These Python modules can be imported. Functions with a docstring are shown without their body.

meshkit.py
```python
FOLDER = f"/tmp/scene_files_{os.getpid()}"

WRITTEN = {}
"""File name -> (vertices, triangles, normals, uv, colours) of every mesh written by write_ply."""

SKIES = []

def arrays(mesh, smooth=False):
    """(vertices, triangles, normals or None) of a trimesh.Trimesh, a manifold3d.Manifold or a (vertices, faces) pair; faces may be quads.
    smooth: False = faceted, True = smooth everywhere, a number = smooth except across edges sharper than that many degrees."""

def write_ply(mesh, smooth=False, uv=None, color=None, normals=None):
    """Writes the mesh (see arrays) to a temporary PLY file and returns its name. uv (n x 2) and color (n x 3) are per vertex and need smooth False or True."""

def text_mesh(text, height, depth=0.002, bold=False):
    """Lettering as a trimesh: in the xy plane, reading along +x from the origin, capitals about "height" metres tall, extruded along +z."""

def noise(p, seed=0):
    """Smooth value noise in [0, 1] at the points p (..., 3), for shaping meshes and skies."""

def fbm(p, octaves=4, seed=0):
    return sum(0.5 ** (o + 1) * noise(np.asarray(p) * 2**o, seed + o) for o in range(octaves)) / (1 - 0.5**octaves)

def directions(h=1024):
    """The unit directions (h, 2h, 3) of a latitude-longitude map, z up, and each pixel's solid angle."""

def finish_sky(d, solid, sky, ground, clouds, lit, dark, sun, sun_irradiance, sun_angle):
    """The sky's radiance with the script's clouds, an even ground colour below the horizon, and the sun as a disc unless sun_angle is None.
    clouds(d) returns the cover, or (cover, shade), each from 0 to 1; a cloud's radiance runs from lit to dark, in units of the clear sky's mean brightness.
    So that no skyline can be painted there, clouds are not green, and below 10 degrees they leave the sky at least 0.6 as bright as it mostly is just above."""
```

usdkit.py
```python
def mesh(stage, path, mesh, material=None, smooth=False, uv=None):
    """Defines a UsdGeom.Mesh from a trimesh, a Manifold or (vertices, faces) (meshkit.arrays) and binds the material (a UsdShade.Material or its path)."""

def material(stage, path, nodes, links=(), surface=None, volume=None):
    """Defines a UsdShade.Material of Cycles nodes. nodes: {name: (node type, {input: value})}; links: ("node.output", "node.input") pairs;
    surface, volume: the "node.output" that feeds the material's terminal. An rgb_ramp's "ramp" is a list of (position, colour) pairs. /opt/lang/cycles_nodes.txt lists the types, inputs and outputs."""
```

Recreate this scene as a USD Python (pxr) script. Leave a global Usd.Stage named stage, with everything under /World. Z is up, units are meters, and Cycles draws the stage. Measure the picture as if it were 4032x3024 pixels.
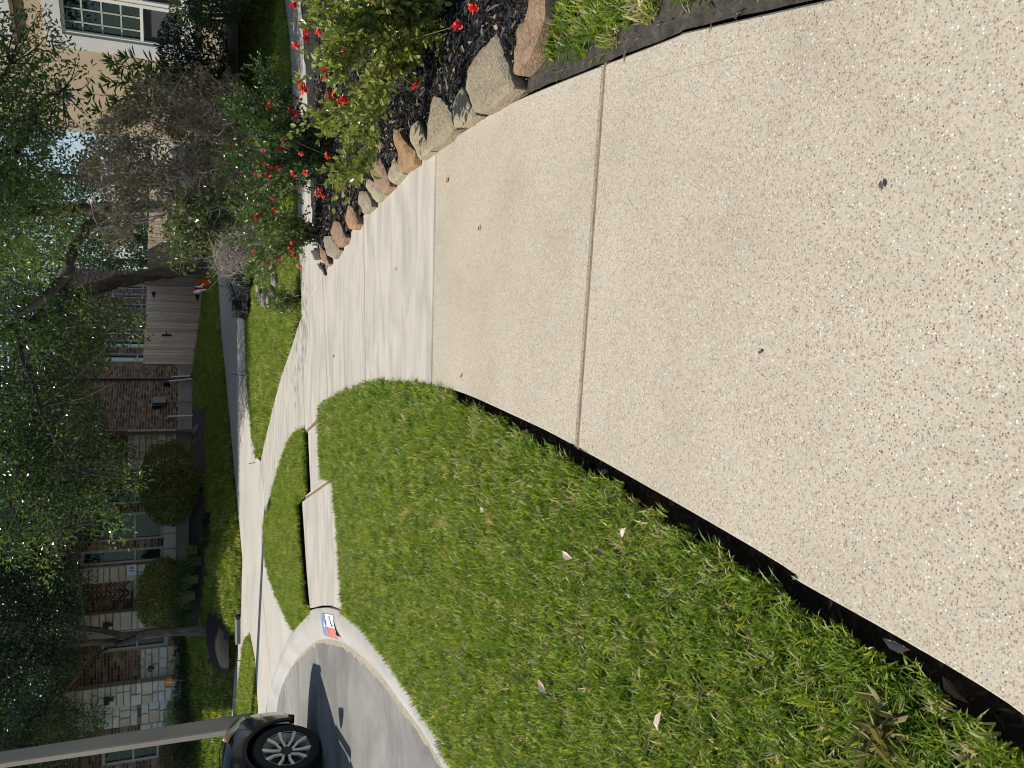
import math, random
import numpy as np, trimesh, usdkit, meshkit, manifold3d
from manifold3d import Manifold
from shapely.geometry import Polygon, LineString, Point, MultiPolygon
from shapely.ops import unary_union
from shapely import affinity
import shapely
from scipy.spatial import Delaunay
from pxr import Usd, UsdGeom, UsdLux, UsdShade, Gf, Sdf, Vt

stage = Usd.Stage.CreateInMemory()
UsdGeom.SetStageUpAxis(stage, 'Z'); UsdGeom.SetStageMetersPerUnit(stage, 1.0)
UsdGeom.Xform.Define(stage, '/World')

# ---------------------------------------------------------------- camera, sky, sun, exposure
EYE = 1.4; FPX = 3220.0; TH = math.atan((2016 - 700) / FPX); CT, ST = math.cos(TH), math.sin(TH)
cam = UsdGeom.Camera.Define(stage, '/World/camera')
# the phone was held turned on its side: picture right is the world's down, picture up is the world's right
_R = [(0, -ST, -CT), (1, 0, 0), (0, -CT, ST)]
cam.AddTransformOp().Set(Gf.Matrix4d(*[v for r in _R for v in (*r, 0.0)], 0, 0, EYE, 1))
cam.CreateHorizontalApertureAttr(36.0); cam.CreateVerticalApertureAttr(27.0)
cam.CreateFocalLengthAttr(36.0 * FPX / 4032); cam.CreateClippingRangeAttr(Gf.Vec2f(0.05, 3000))
cam.CreateExposureAttr(0.32)
SUN_AZ = math.radians(160); SUN_EL = math.radians(52)          # azimuth measured from +x
SUN = np.array([math.cos(SUN_AZ) * math.cos(SUN_EL), math.sin(SUN_AZ) * math.cos(SUN_EL), math.sin(SUN_EL)])
dome = UsdLux.DomeLight.Define(stage, '/World/sky')
skym = usdkit.material(stage, '/World/Looks/sky', {
    's': ('sky_texture', {'sky_type': 'single_scattering', 'sun_disc': False, 'sun_elevation': SUN_EL, 'sun_rotation': math.atan2(SUN[0], SUN[1])}),
    'b': ('background_shader', {'strength': 0.095})}, [('s.color', 'b.color')], surface='b.background')
UsdShade.MaterialBindingAPI.Apply(dome.GetPrim()).Bind(skym)
dome.GetPrim().SetCustomDataByKey('kind', 'structure')
sun = UsdLux.DistantLight.Define(stage, '/World/sun')
sun.CreateIntensityAttr(1.2); sun.CreateAngleAttr(0.53); sun.CreateNormalizeAttr(True); sun.CreateColorAttr(Gf.Vec3f(1.0, 0.955, 0.88))
_z = Gf.Vec3d(*SUN); _q = Gf.Rotation(Gf.Vec3d(0, 0, 1), _z)
sun.AddOrientOp().Set(Gf.Quatf(_q.GetQuat()))

# ---------------------------------------------------------------- where a point of the ground or of a wall lies
def ray(px, py):
    t, dx = (px - 2016) / FPX, (3024 - py - 1512) / FPX
    return np.array([dx, CT - ST * t, -ST - CT * t])
O = np.array([0, 0, EYE])
SL, Y0 = 0.035, 14.0
def W(px, py, z=0.0):
    d = ray(px, py); return O + d * ((z - EYE) / d[2])
def WS(px, py, dz=0.0):                       # on the gently rising ground beyond y = 14
    p = W(px, py, dz)
    if p[1] > Y0:
        d = ray(px, py); t = (EYE - dz + SL * Y0) / (SL * d[1] - d[2]); p = O + d * t
    return p
def WD(px, py, zc): return O + ray(px, py) * zc
def WY(px, py, Y):
    d = ray(px, py); return O + d * (Y / d[1])
def WP(px, py, p0, n):
    d = ray(px, py); return O + d * (np.dot(p0 - O, n) / np.dot(d, n))
def poly(pts, dz=0.0, f=WS): return Polygon([f(a, b, dz)[:2] for a, b in pts])

# ---------------------------------------------------------------- prim helpers
used = {}
def numbered(parent, name):
    k = (parent, name); n = used.get(k, -1) + 1; used[k] = n
    return f'{parent}/{name}' if n == 0 else f'{parent}/{name}_{n:03d}'
def tag(prim, label=None, cat=None, group=None, kind=None):
    for k, v in (('label', label), ('category', cat), ('group', group), ('kind', kind)):
        if v: prim.SetCustomDataByKey(k, v)
def thing(name, label, cat, group=None, kind=None, loc=None):
    p = numbered('/World', name); x = UsdGeom.Xform.Define(stage, p)
    if loc is not None: x.AddTranslateOp().Set(Gf.Vec3d(*map(float, loc)))
    tag(x.GetPrim(), label, cat, group, kind); return p
def part(parent, name, mesh, mat, smooth=False, label=None, kind=None, group=None):
    p = numbered(parent, name); m = usdkit.mesh(stage, p, mesh, M[mat] if isinstance(mat, str) else mat, smooth)
    tag(m.GetPrim(), label, None, group, kind); return p
def solo(name, mesh, mat, label=None, cat=None, group=None, kind=None, smooth=False):
    p = part('/World', name, mesh, mat, smooth); tag(stage.GetPrimAtPath(p), label, cat, group, kind); return p
def struct(name, mesh=None, mat=None, smooth=False):
    if mesh is None:
        p = numbered('/World', name); UsdGeom.Xform.Define(stage, p); tag(stage.GetPrimAtPath(p), kind='structure'); return p
    return solo(name, mesh, mat, kind='structure', smooth=smooth)

# ---------------------------------------------------------------- mesh helpers: a mesh is (V, F)
def cat(*ms):
    ms = [m for m in ms if m is not None and len(m[0])]
    V, F, n = [], [], 0
    for v, f in ms:
        V.append(np.asarray(v, float)); F.append(np.asarray(f, int) + n); n += len(v)
    return np.vstack(V), np.vstack(F)
def vf(m):
    if hasattr(m, 'to_mesh'):
        k = m.to_mesh(); return np.array(k.vert_properties[:, :3]), np.array(k.tri_verts)
    return np.array(m.vertices), np.array(m.faces)
BF = np.array([[0,2,1],[0,3,2],[4,5,6],[4,6,7],[0,1,5],[0,5,4],[1,2,6],[1,6,5],[2,3,7],[2,7,6],[3,0,4],[3,4,7]])
def box(c, s, rz=0.0, ex=None):
    """centre, full sizes, turned about z; ex = (ux, uy, uz) gives the axes instead"""
    h = np.asarray(s, float) / 2
    v = np.array([[-1,-1,-1],[1,-1,-1],[1,1,-1],[-1,1,-1],[-1,-1,1],[1,-1,1],[1,1,1],[-1,1,1]]) * h
    if ex is not None: v = v @ np.array(ex)
    elif rz: a, b = math.cos(rz), math.sin(rz); v = v @ np.array([[a, b, 0], [-b, a, 0], [0, 0, 1]])
    return v + np.asarray(c, float), BF
def bevbox(c, s, r, ex=None, rng=None, rough=0.0):
    """a box whose front (-y local) rim is chamfered: 8 front + 4 back corners"""
    x, y, z = np.asarray(s, float) / 2
    v = [[-x,-y+r,-z],[x,-y+r,-z],[x,-y+r,z],[-x,-y+r,z],[-x+r,-y,-z+r],[x-r,-y,-z+r],[x-r,-y,z-r],[-x+r,-y,z-r],[-x,y,-z],[x,y,-z],[x,y,z],[-x,y,z]]
    v = np.array(v, float)
    if rng is not None and rough: v[:8] += rng.normal(0, rough, (8, 3)) * [0.7, 1, 0.7]
    f = [[4,5,6],[4,6,7],[0,1,5],[0,5,4],[1,2,6],[1,6,5],[2,3,7],[2,7,6],[3,0,4],[3,4,7],[0,8,9],[0,9,1],[1,9,10],[1,10,2],[2,10,11],[2,11,3],[3,11,8],[3,8,0]]
    if ex is not None: v = v @ np.array(ex)
    return v + np.asarray(c, float), np.array(f)
def tube(pts, rad, n=6, cap=True):
    P = np.asarray(pts, float); k = len(P); R = np.broadcast_to(np.asarray(rad, float), (k,))
    T = np.gradient(P, axis=0); T /= np.linalg.norm(T, axis=1, keepdims=True) + 1e-12
    up = np.array([0, 0, 1.0]) if abs(T[0, 2]) < 0.9 else np.array([1.0, 0, 0])
    V = []; u = np.cross(T[0], up); u /= np.linalg.norm(u)
    a = np.arange(n) / n * 2 * np.pi
    for i in range(k):
        u = u - T[i] * np.dot(u, T[i]); u /= np.linalg.norm(u) + 1e-12; w = np.cross(T[i], u)
        V.append(P[i] + R[i] * (np.cos(a)[:, None] * u + np.sin(a)[:, None] * w))
    V = np.vstack(V); F = []
    for i in range(k - 1):
        for j in range(n):
            p, q = i * n + j, i * n + (j + 1) % n
            F += [[p, q, q + n], [p, q + n, p + n]]
    if cap:
        V = np.vstack([V, P[:1], P[-1:]]); c0, c1 = len(V) - 2, len(V) - 1
        for j in range(n):
            F += [[c0, (j + 1) % n, j], [c1, (k - 1) * n + j, (k - 1) * n + (j + 1) % n]]
    return V, np.array(F)
def bez(pts, n):
    P = np.asarray(pts, float); t = np.linspace(0, len(P) - 1, n)
    from scipy.interpolate import CubicSpline, interp1d
    return CubicSpline(np.arange(len(P)), P)(t) if len(P) > 2 else interp1d(np.arange(len(P)), P, axis=0)(t)
def lathe(prof, n=32):
    prof = np.asarray(prof, float); a = np.arange(n) / n * 2 * np.pi; k = len(prof)
    V = np.array([[r * math.cos(x), r * math.sin(x), z] for x in a for r, z in prof]); F = []
    for i in range(n):
        for j in range(k - 1):
            p, q = i * k + j, ((i + 1) % n) * k + j
            F += [[p, q, q + 1], [p, q + 1, p + 1]]
    return V, np.array(F)
def place(m, R, t): return np.asarray(m[0]) @ np.asarray(R) + np.asarray(t), m[1]
def T0(x, y): return SL * np.maximum(0.0, np.asarray(y, float) - Y0) + 0 * np.asarray(x, float)
def polys(g): return [p for p in getattr(g, 'geoms', [g]) if p.geom_type == 'Polygon' and p.area > 1e-4]
def sheet(pg, step, zf=T0, dz=0.0, rough=0.0, seed=0, nscale=2.0):
    out = []
    for p in polys(pg):
        q = shapely.segmentize(p, step); b = np.vstack([np.array(q.exterior.coords)[:-1]] + [np.array(i.coords)[:-1] for i in q.interiors])
        x0, y0, x1, y1 = p.bounds; g = np.stack(np.meshgrid(np.arange(x0, x1, step), np.arange(y0, y1, step)), -1).reshape(-1, 2)
        g = g + np.random.default_rng(seed).uniform(-.25, .25, g.shape) * step
        g = g[shapely.contains_xy(p.buffer(-step * .45), g[:, 0], g[:, 1])] if p.buffer(-step * .45).area > 0 else g[:0]
        P = np.vstack([b, g]); F = Delaunay(P).simplices; c = P[F].mean(1)
        F = F[shapely.contains_xy(p, c[:, 0], c[:, 1])]
        e1, e2 = P[F[:, 1]] - P[F[:, 0]], P[F[:, 2]] - P[F[:, 0]]; s = e1[:, 0] * e2[:, 1] - e1[:, 1] * e2[:, 0]
        F = F[np.abs(s) > 1e-9]; s = s[np.abs(s) > 1e-9]; F[s < 0] = F[s < 0][:, ::-1]
        z = zf(P[:, 0], P[:, 1]) + dz
        if rough: z = z + rough * (meshkit.fbm(np.c_[P * nscale, np.full(len(P), seed)], 3, seed) - 0.5) * 2
        out.append((np.c_[P, z], F))
    return cat(*out)
def slab(pg, thick, zf=T0, dz=0.0, bev=0.006):
    """a concrete slab with eased top edges that follows the ground"""
    out = []
    for p in polys(pg):
        p = shapely.geometry.polygon.orient(shapely.segmentize(p, 0.8))
        out.append(sheet(p.buffer(-bev), 0.7, zf, dz))
        a = np.array(p.exterior.coords)[:-1]; n = len(a)
        d0 = np.roll(a, 1, 0); d1 = np.roll(a, -1, 0); t = d1 - d0; t /= np.linalg.norm(t, axis=1, keepdims=True) + 1e-9
        i = a + np.c_[-t[:, 1], t[:, 0]] * bev * 1.02; z = zf(a[:, 0], a[:, 1]) + dz
        V = np.vstack([np.c_[i, z - 0.0003], np.c_[a, z - bev], np.c_[a, z - thick]]); F = []
        for k in range(n):
            m = (k + 1) % n
            F += [[k, k + n, m + n], [k, m + n, m], [k + n, k + 2 * n, m + 2 * n], [k + n, m + 2 * n, m + n]]
        out.append((V, np.array(F)))
    return cat(*out)
def cutslabs(pg, lines, gap):
    c = unary_union([LineString(l).buffer(gap / 2, cap_style=2) for l in lines]); return polys(pg.difference(c))
def extr(pg, z0, z1):
    return cat(*[vf(trimesh.creation.extrude_polygon(p, z1 - z0, engine='earcut').apply_translation([0, 0, z0])) for p in polys(pg)])

# leaves: six points, four faces each, folded along the midrib
LT = np.array([[0,0,0],[.32,.5,.10],[.32,-.5,.10],[.68,.42,.08],[.68,-.42,.08],[1,0,-.06],[.35,0,0],[.7,0,0]])
LF = np.array([[0,6,1],[0,2,6],[6,7,3],[6,3,1],[6,4,7],[6,2,4],[7,5,3],[7,4,5]])
LFs = np.array([[0,5,1],[1,5,3],[0,2,5],[2,4,5]])
def leaves(P, D, L, Wd, rng, full=False, roll=1.0):
    """leaf bases P, pointing along D (n,3), lengths L, widths Wd"""
    n = len(P); D = D / (np.linalg.norm(D, axis=1, keepdims=True) + 1e-9)
    up = np.array([0, 0, 1.0]) + rng.normal(0, roll, (n, 3)); S = np.cross(D, up); S /= np.linalg.norm(S, axis=1, keepdims=True) + 1e-9
    N = np.cross(S, D); t = LT if full else LT[:6]
    V = P[:, None] + t[None, :, 0:1] * L[:, None, None] * D[:, None] + t[None, :, 1:2] * Wd[:, None, None] * S[:, None] + t[None, :, 2:3] * L[:, None, None] * N[:, None]
    F = (LF if full else LFs)[None] + (np.arange(n) * len(t))[:, None, None]
    return V.reshape(-1, 3), F.reshape(-1, 3)
def unit(rng, n):
    v = rng.normal(0, 1, (n, 3)); return v / np.linalg.norm(v, axis=1, keepdims=True)

# ---------------------------------------------------------------- materials
M = {}
def mat(name, ramp, scale=6.0, rough=0.8, bump=0.0, bscale=None, detail=6, spec=0.3, stretch=None, dist=0.01, extra=None, dis=0.0, metal=0.0):
    n = {'g': ('geometry', {}), 'm': ('mapping', {'scale': stretch or (1, 1, 1)}), 'n': ('noise_texture', {'scale': scale, 'detail': detail, 'roughness': .6, 'distortion': dis}),
         'r': ('rgb_ramp', {'ramp': ramp}), 'p': ('principled_bsdf', {'roughness': rough, 'specular_ior_level': spec, 'metallic': metal, **(extra or {})})}
    l = [('g.position', 'm.vector'), ('m.vector', 'n.vector'), ('n.fac', 'r.fac'), ('r.color', 'p.base_color')]
    if bump:
        n['bn'] = ('noise_texture', {'scale': bscale or scale * 4, 'detail': 5, 'roughness': .65}); n['b'] = ('bump', {'strength': bump, 'distance': dist})
        l += [('m.vector', 'bn.vector'), ('bn.fac', 'b.height'), ('b.normal', 'p.normal')]
    M[name] = usdkit.material(stage, '/World/Looks/' + name, n, l, surface='p.BSDF')
def flat(c, k=.15): c = np.asarray(c, float); return [(0.25, tuple(c * (1 - k))), (0.75, tuple(c * (1 + k)))]
def leafmat(name, cols, rough=0.35, trans=0.35, spec=0.5, tint=(1.2, 1.25, .5)):
    """colour varies leaf by leaf; some light passes through"""
    n = {'g': ('geometry', {}), 'o': ('object_info', {}), 'a': ('math', {'math_type': 'add'}), 'f': ('math', {'math_type': 'fraction'}), 'r': ('rgb_ramp', {'ramp': cols}),
         'p': ('principled_bsdf', {'roughness': rough, 'specular_ior_level': spec}), 't': ('translucent_bsdf', {}), 'mx': ('mix_color', {'blend_type': 'multiply', 'fac': 1.0, 'b': tint}), 'mc': ('mix_closure', {'fac': trans})}
    l = [('g.random_per_island', 'a.value1'), ('o.random', 'a.value2'), ('a.value', 'f.value1'), ('f.value', 'r.fac'), ('r.color', 'p.base_color'), ('r.color', 'mx.a'), ('mx.result', 't.color'), ('p.BSDF', 'mc.closure1'), ('t.BSDF', 'mc.closure2')]
    M[name] = usdkit.material(stage, '/World/Looks/' + name, n, l, surface='mc.closure')

def aggregate():
    n = {'g': ('geometry', {}),
         'big': ('noise_texture', {'scale': 1.1, 'detail': 9, 'roughness': .68, 'distortion': .4}), 'br': ('rgb_ramp', {'ramp': [(.28, (.335, .298, .238)), (.45, (.39, .352, .286)), (.6, (.42, .38, .312)), (.75, (.45, .41, .34))]}),
         'v1': ('voronoi_texture', {'scale': 260}), 's1': ('separate_color', {}), 'r1': ('rgb_ramp', {'ramp': [(0, (.40, .33, .26)), (.06, (.56, .49, .41)), (.16, (.80, .76, .69)), (.5, (.94, .93, .91)), (.85, (1.06, 1.03, .97)), (1, (1.16, 1.12, 1.02))]}),
         'm1': ('mix_color', {'blend_type': 'multiply', 'fac': .85, 'use_clamp': False}),
         'v2': ('voronoi_texture', {'scale': 150}), 's2': ('separate_color', {}), 't2': ('math', {'math_type': 'greater_than', 'value2': .94}), 'd2': ('math', {'math_type': 'less_than', 'value2': .38}), 'w2': ('math', {'math_type': 'multiply'}),
         'm2': ('mix_color', {'b': (.58, .55, .475)}),
         'v3': ('voronoi_texture', {'scale': 190}), 's3': ('separate_color', {}), 't3': ('math', {'math_type': 'greater_than', 'value2': .935}), 'd3': ('math', {'math_type': 'less_than', 'value2': .42}), 'w3': ('math', {'math_type': 'multiply'}),
         'c3': ('rgb_ramp', {'ramp': [(0, (.10, .075, .055)), (.6, (.16, .12, .09)), (1, (.26, .15, .09))]}), 'm3': ('mix_color', {}),
         'bmp': ('bump', {'strength': .22, 'distance': .003}), 'p': ('principled_bsdf', {'roughness': .9, 'specular_ior_level': .15})}
    l = [('g.position', 'big.vector'), ('big.fac', 'br.fac'), ('g.position', 'v1.vector'), ('v1.color', 's1.color'), ('s1.r', 'r1.fac'), ('br.color', 'm1.a'), ('r1.color', 'm1.b'),
         ('g.position', 'v2.vector'), ('v2.color', 's2.color'), ('s2.g', 't2.value1'), ('v2.distance', 'd2.value1'), ('t2.value', 'w2.value1'), ('d2.value', 'w2.value2'), ('m1.result', 'm2.a'), ('w2.value', 'm2.fac'),
         ('g.position', 'v3.vector'), ('v3.color', 's3.color'), ('s3.g', 't3.value1'), ('v3.distance', 'd3.value1'), ('t3.value', 'w3.value1'), ('d3.value', 'w3.value2'), ('s3.b', 'c3.fac'), ('m2.result', 'm3.a'), ('c3.color', 'm3.b'), ('w3.value', 'm3.fac'),
         ('m3.result', 'p.base_color'), ('s1.r', 'bmp.height'), ('bmp.normal', 'p.normal')]
    M['aggregate'] = usdkit.material(stage, '/World/Looks/aggregate', n, l, surface='p.BSDF')
def concrete(name, c, blot=.16, streak=(1, 1, 1), stain=None, sscale=.8):
    c = np.asarray(c)
    n = {'g': ('geometry', {}), 'm': ('mapping', {'scale': streak}), 'n': ('noise_texture', {'scale': 2.2, 'detail': 8, 'roughness': .65}), 'r': ('rgb_ramp', {'ramp': [(.3, tuple(c * (1 - blot))), (.5, tuple(c)), (.72, tuple(c * (1 + blot * .6)))]}),
         'f': ('noise_texture', {'scale': 90, 'detail': 4, 'roughness': .7}), 'fr': ('rgb_ramp', {'ramp': [(.3, (.78, .77, .75)), (.5, (.99, .99, .99)), (.7, (1.14, 1.14, 1.13))]}), 'mx': ('mix_color', {'blend_type': 'multiply', 'fac': 1, 'use_clamp': False}),
         'sn': ('noise_texture', {'scale': sscale, 'detail': 6, 'roughness': .6, 'distortion': .6}), 'sr': ('rgb_ramp', {'ramp': [(.42, (0, 0, 0)), (.66, (1, 1, 1))]}), 'sm': ('mix_color', {'b': tuple(stain or c * .8)}),
         'b': ('bump', {'strength': .35, 'distance': .003}), 'p': ('principled_bsdf', {'roughness': .82, 'specular_ior_level': .25})}
    l = [('g.position', 'm.vector'), ('m.vector', 'n.vector'), ('n.fac', 'r.fac'), ('g.position', 'f.vector'), ('f.fac', 'fr.fac'), ('m.vector', 'sn.vector'), ('sn.fac', 'sr.fac'), ('r.color', 'sm.a'), ('sr.color', 'sm.fac'),
         ('sm.result', 'mx.a'), ('fr.color', 'mx.b'), ('mx.result', 'p.base_color'), ('f.fac', 'b.height'), ('b.normal', 'p.normal')]
    M[name] = usdkit.material(stage, '/World/Looks/' + name, n, l, surface='p.BSDF')
def glassmat(name, tint, rough=0.02, ior=1.6):
    n = {'f': ('fresnel', {'IOR': ior}), 't': ('transparent_bsdf', {'color': tint}), 'g': ('glossy_bsdf', {'color': (.5, .55, .6) if ior < 2 else (.8, .9, 1.0), 'roughness': rough}), 'm': ('mix_closure', {})}
    M[name] = usdkit.material(stage, '/World/Looks/' + name, n, [('f.fac', 'm.fac'), ('t.BSDF', 'm.closure1'), ('g.BSDF', 'm.closure2')], surface='m.closure')

aggregate()
concrete('walk_concrete', (.43, .392, .332), .14, (1.0, 3.5, 1), (.315, .29, .25), 1.5)
concrete('drive_concrete', (.44, .408, .35), .10, (1, 1, 1), (.375, .35, .305), .7)
concrete('curb_concrete', (.37, .355, .325), .12, (1, 1, 1), (.30, .285, .255), 1.0)
concrete('street_concrete', (.235, .225, .205), .25, (1.0, 1.0, 1), (.12, .115, .105), .75)
concrete('foundation', (.22, .205, .175), .15)
concrete('pole_concrete', (.25, .225, .185), .10, (1, 1, .3))
mat('soil', [(.3, (.028, .024, .019)), (.6, (.07, .06, .048)), (.8, (.13, .112, .09))], 22, .95, .8, 60, dist=.02)
mat('thatch', [(.3, (.025, .032, .010)), (.55, (.055, .062, .02)), (.8, (.12, .105, .05))], 40, .95, .6, 90, dist=.02)
mat('mulch', [(.3, (.012, .011, .011)), (.6, (.035, .032, .030)), (.85, (.075, .068, .062))], 45, .9, .9, 80, stretch=(1, 1, 1), dist=.03)
mat('dry_mulch', [(.3, (.05, .037, .028)), (.6, (.11, .085, .066)), (.85, (.17, .14, .11))], 30, .95, .9, 60, dist=.03)
mat('mulch_chip', flat((.03, .027, .025), .5), 60, .85)
mat('mulch_chip_grey', flat((.15, .135, .12), .35), 60, .85)
mat('joint_wood', [(.3, (.10, .07, .04)), (.6, (.24, .17, .10)), (.8, (.33, .25, .15))], 14, .9, .4, stretch=(1, 6, 1))
mat('gutter_grit', [(.3, (.22, .19, .14)), (.7, (.42, .37, .28))], 40, .95, .5)
for k, c in enumerate([(.335, .275, .185), (.39, .33, .215), (.36, .225, .115), (.32, .21, .13), (.31, .26, .185)]):
    c = np.array(c); mat(f'border_stone_{k}', [(.25, tuple(c * .7)), (.5, tuple(c)), (.75, tuple(c * 1.25))], 9, .9, 1.0, 34, stretch=(1, 1.8, 2.5), dist=.03, dis=1.6)
mat('dark_rock', [(.3, (.03, .028, .026)), (.7, (.12, .11, .10))], 9, .85, .6)
mat('grey_rock', [(.3, (.11, .10, .085)), (.7, (.24, .21, .18))], 9, .85, .6)
G = [(0, (.08, .15, .014)), (.22, (.13, .21, .02)), (.45, (.19, .28, .03)), (.7, (.26, .34, .045)), (.88, (.34, .38, .09)), (.945, (.46, .41, .21)), (1, (.54, .46, .29))]
leafmat('grass_blade', G, .42, .45, .4, (1.3, 1.25, .45))
leafmat('grass_dry', [(0, (.32, .25, .13)), (.5, (.2, .19, .07)), (1, (.42, .34, .2))], .6, .3, .3)
leafmat('rose_leaf', [(0, (.04, .085, .02)), (.35, (.085, .15, .03)), (.6, (.13, .20, .045)), (.8, (.22, .26, .06)), (.9, (.30, .25, .05)), (1, (.20, .09, .04))], .34, .28, .5)
leafmat('oak_leaf', [(0, (0.05423, 0.0986, 0.03451)), (.5, (0.09367, 0.1528, 0.04437)), (.8, (0.1479, 0.2095, 0.06162)), (.95, (0.2958, 0.3205, 0.07395)), (1, (0.3944, 0.2465, 0.0986))], .2, .36, .9)
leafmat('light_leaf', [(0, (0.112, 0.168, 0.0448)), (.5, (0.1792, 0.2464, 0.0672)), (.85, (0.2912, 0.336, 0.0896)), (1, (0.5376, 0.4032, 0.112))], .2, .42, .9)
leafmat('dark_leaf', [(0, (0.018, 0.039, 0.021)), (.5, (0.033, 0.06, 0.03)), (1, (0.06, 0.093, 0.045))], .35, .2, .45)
leafmat('shrub_leaf', [(0, (.08, .10, .025)), (.5, (.14, .165, .04)), (.85, (.22, .23, .06)), (1, (.3, .2, .08))], .35, .3, .45)
leafmat('willow_leaf', [(0, (0.075, 0.15, 0.0375)), (.6, (0.15, 0.25, 0.0625)), (1, (0.25, 0.35, 0.1))], .35, .35, .5)
leafmat('dead_leaf', [(0, (.13, .088, .06)), (.5, (.22, .155, .105)), (1, (.32, .24, .175))], .8, .2, .2, (1, .9, .8))
leafmat('liriope_leaf', [(0, (0.052, 0.0975, 0.039)), (.5, (0.0975, 0.1625, 0.0715)), (1, (0.195, 0.26, 0.143))], .3, .25, .5)
leafmat('petal', [(0, (.62, .045, .035)), (.6, (.80, .085, .07)), (1, (.88, .20, .16))], .5, .25, .3, (1.1, .6, .6))
leafmat('petal_faded', [(0, (.6, .2, .17)), (1, (.72, .33, .27))], .6, .25, .3, (1, .8, .8))
mat('flower_heart', flat((.45, .2, .06)), 60, .7)
mat('fallen_leaf', [(.3, (.16, .10, .06)), (.6, (.30, .20, .12)), (.8, (.42, .31, .2))], 40, .7)
mat('pale_leaf', [(.3, (.42, .33, .24)), (.7, (.6, .5, .4))], 40, .7)
mat('dark_fallen', [(.3, (.05, .035, .025)), (.7, (.13, .085, .06))], 40, .7)
mat('rust_leaf', [(.3, (.22, .07, .025)), (.7, (.34, .12, .05))], 40, .7)
mat('bark', [(.3, (.035, .029, .024)), (.55, (.085, .068, .055)), (.8, (.15, .125, .10))], 7, .95, 1.0, 22, stretch=(1, 1, .25), dist=.04)
mat('bark_pale', [(.3, (.06, .05, .04)), (.55, (.13, .105, .085)), (.8, (.20, .165, .135))], 7, .95, 1.0, 22, stretch=(1, 1, .25), dist=.04)
mat('twig', flat((.30, .245, .20), .3), 30, .9)
mat('twig_pale', flat((.34, .285, .23), .25), 30, .9)
mat('stem', [(.3, (.07, .06, .03)), (.7, (.14, .12, .05))], 20, .8)
for k, c in enumerate([(.060, .030, .021), (.105, .058, .036), (.16, .098, .062), (.215, .145, .092), (.135, .078, .05)]):
    mat(f'brick_{k}', flat(c, .3), 18, .92, .4, 70, dist=.006)
mat('mortar', flat((.32, .275, .215), .15), 20, .95)
for k, c in enumerate([(.50, .455, .37), (.56, .53, .46), (.44, .37, .26), (.48, .47, .43)]):
    mat(f'limestone_{k}', flat(c, .2), 6, .9, .7, 18, dist=.02)
mat('stone_mortar', flat((.27, .24, .20), .15), 20, .95)
mat('stucco', [(.3, (.44, .345, .225)), (.7, (.50, .40, .27))], 2.5, .95, .5, 160, dist=.004)
mat('stucco_trim', [(.3, (.56, .54, .52)), (.7, (.62, .60, .575))], 3, .95, .5, 160, dist=.004)
mat('white_frame', flat((.74, .72, .66), .04), 5, .45)
mat('grey_frame', flat((.30, .30, .27), .06), 5, .5)
mat('tan_metal', flat((.13, .085, .06), .12), 5, .5)
mat('muntin', flat((.42, .46, .38), .05), 5, .5)
mat('blind', flat((.085, .10, .075), .1), 5, .7)
mat('screen', flat((.075, .075, .08), .2), 30, .8)
mat('room_dark', flat((.012, .016, .015), .2), 3, .9)
glassmat('glass', (.62, .78, .70)); glassmat('glass_sky', (.4, .6, .58), .01, 2.6)
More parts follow.
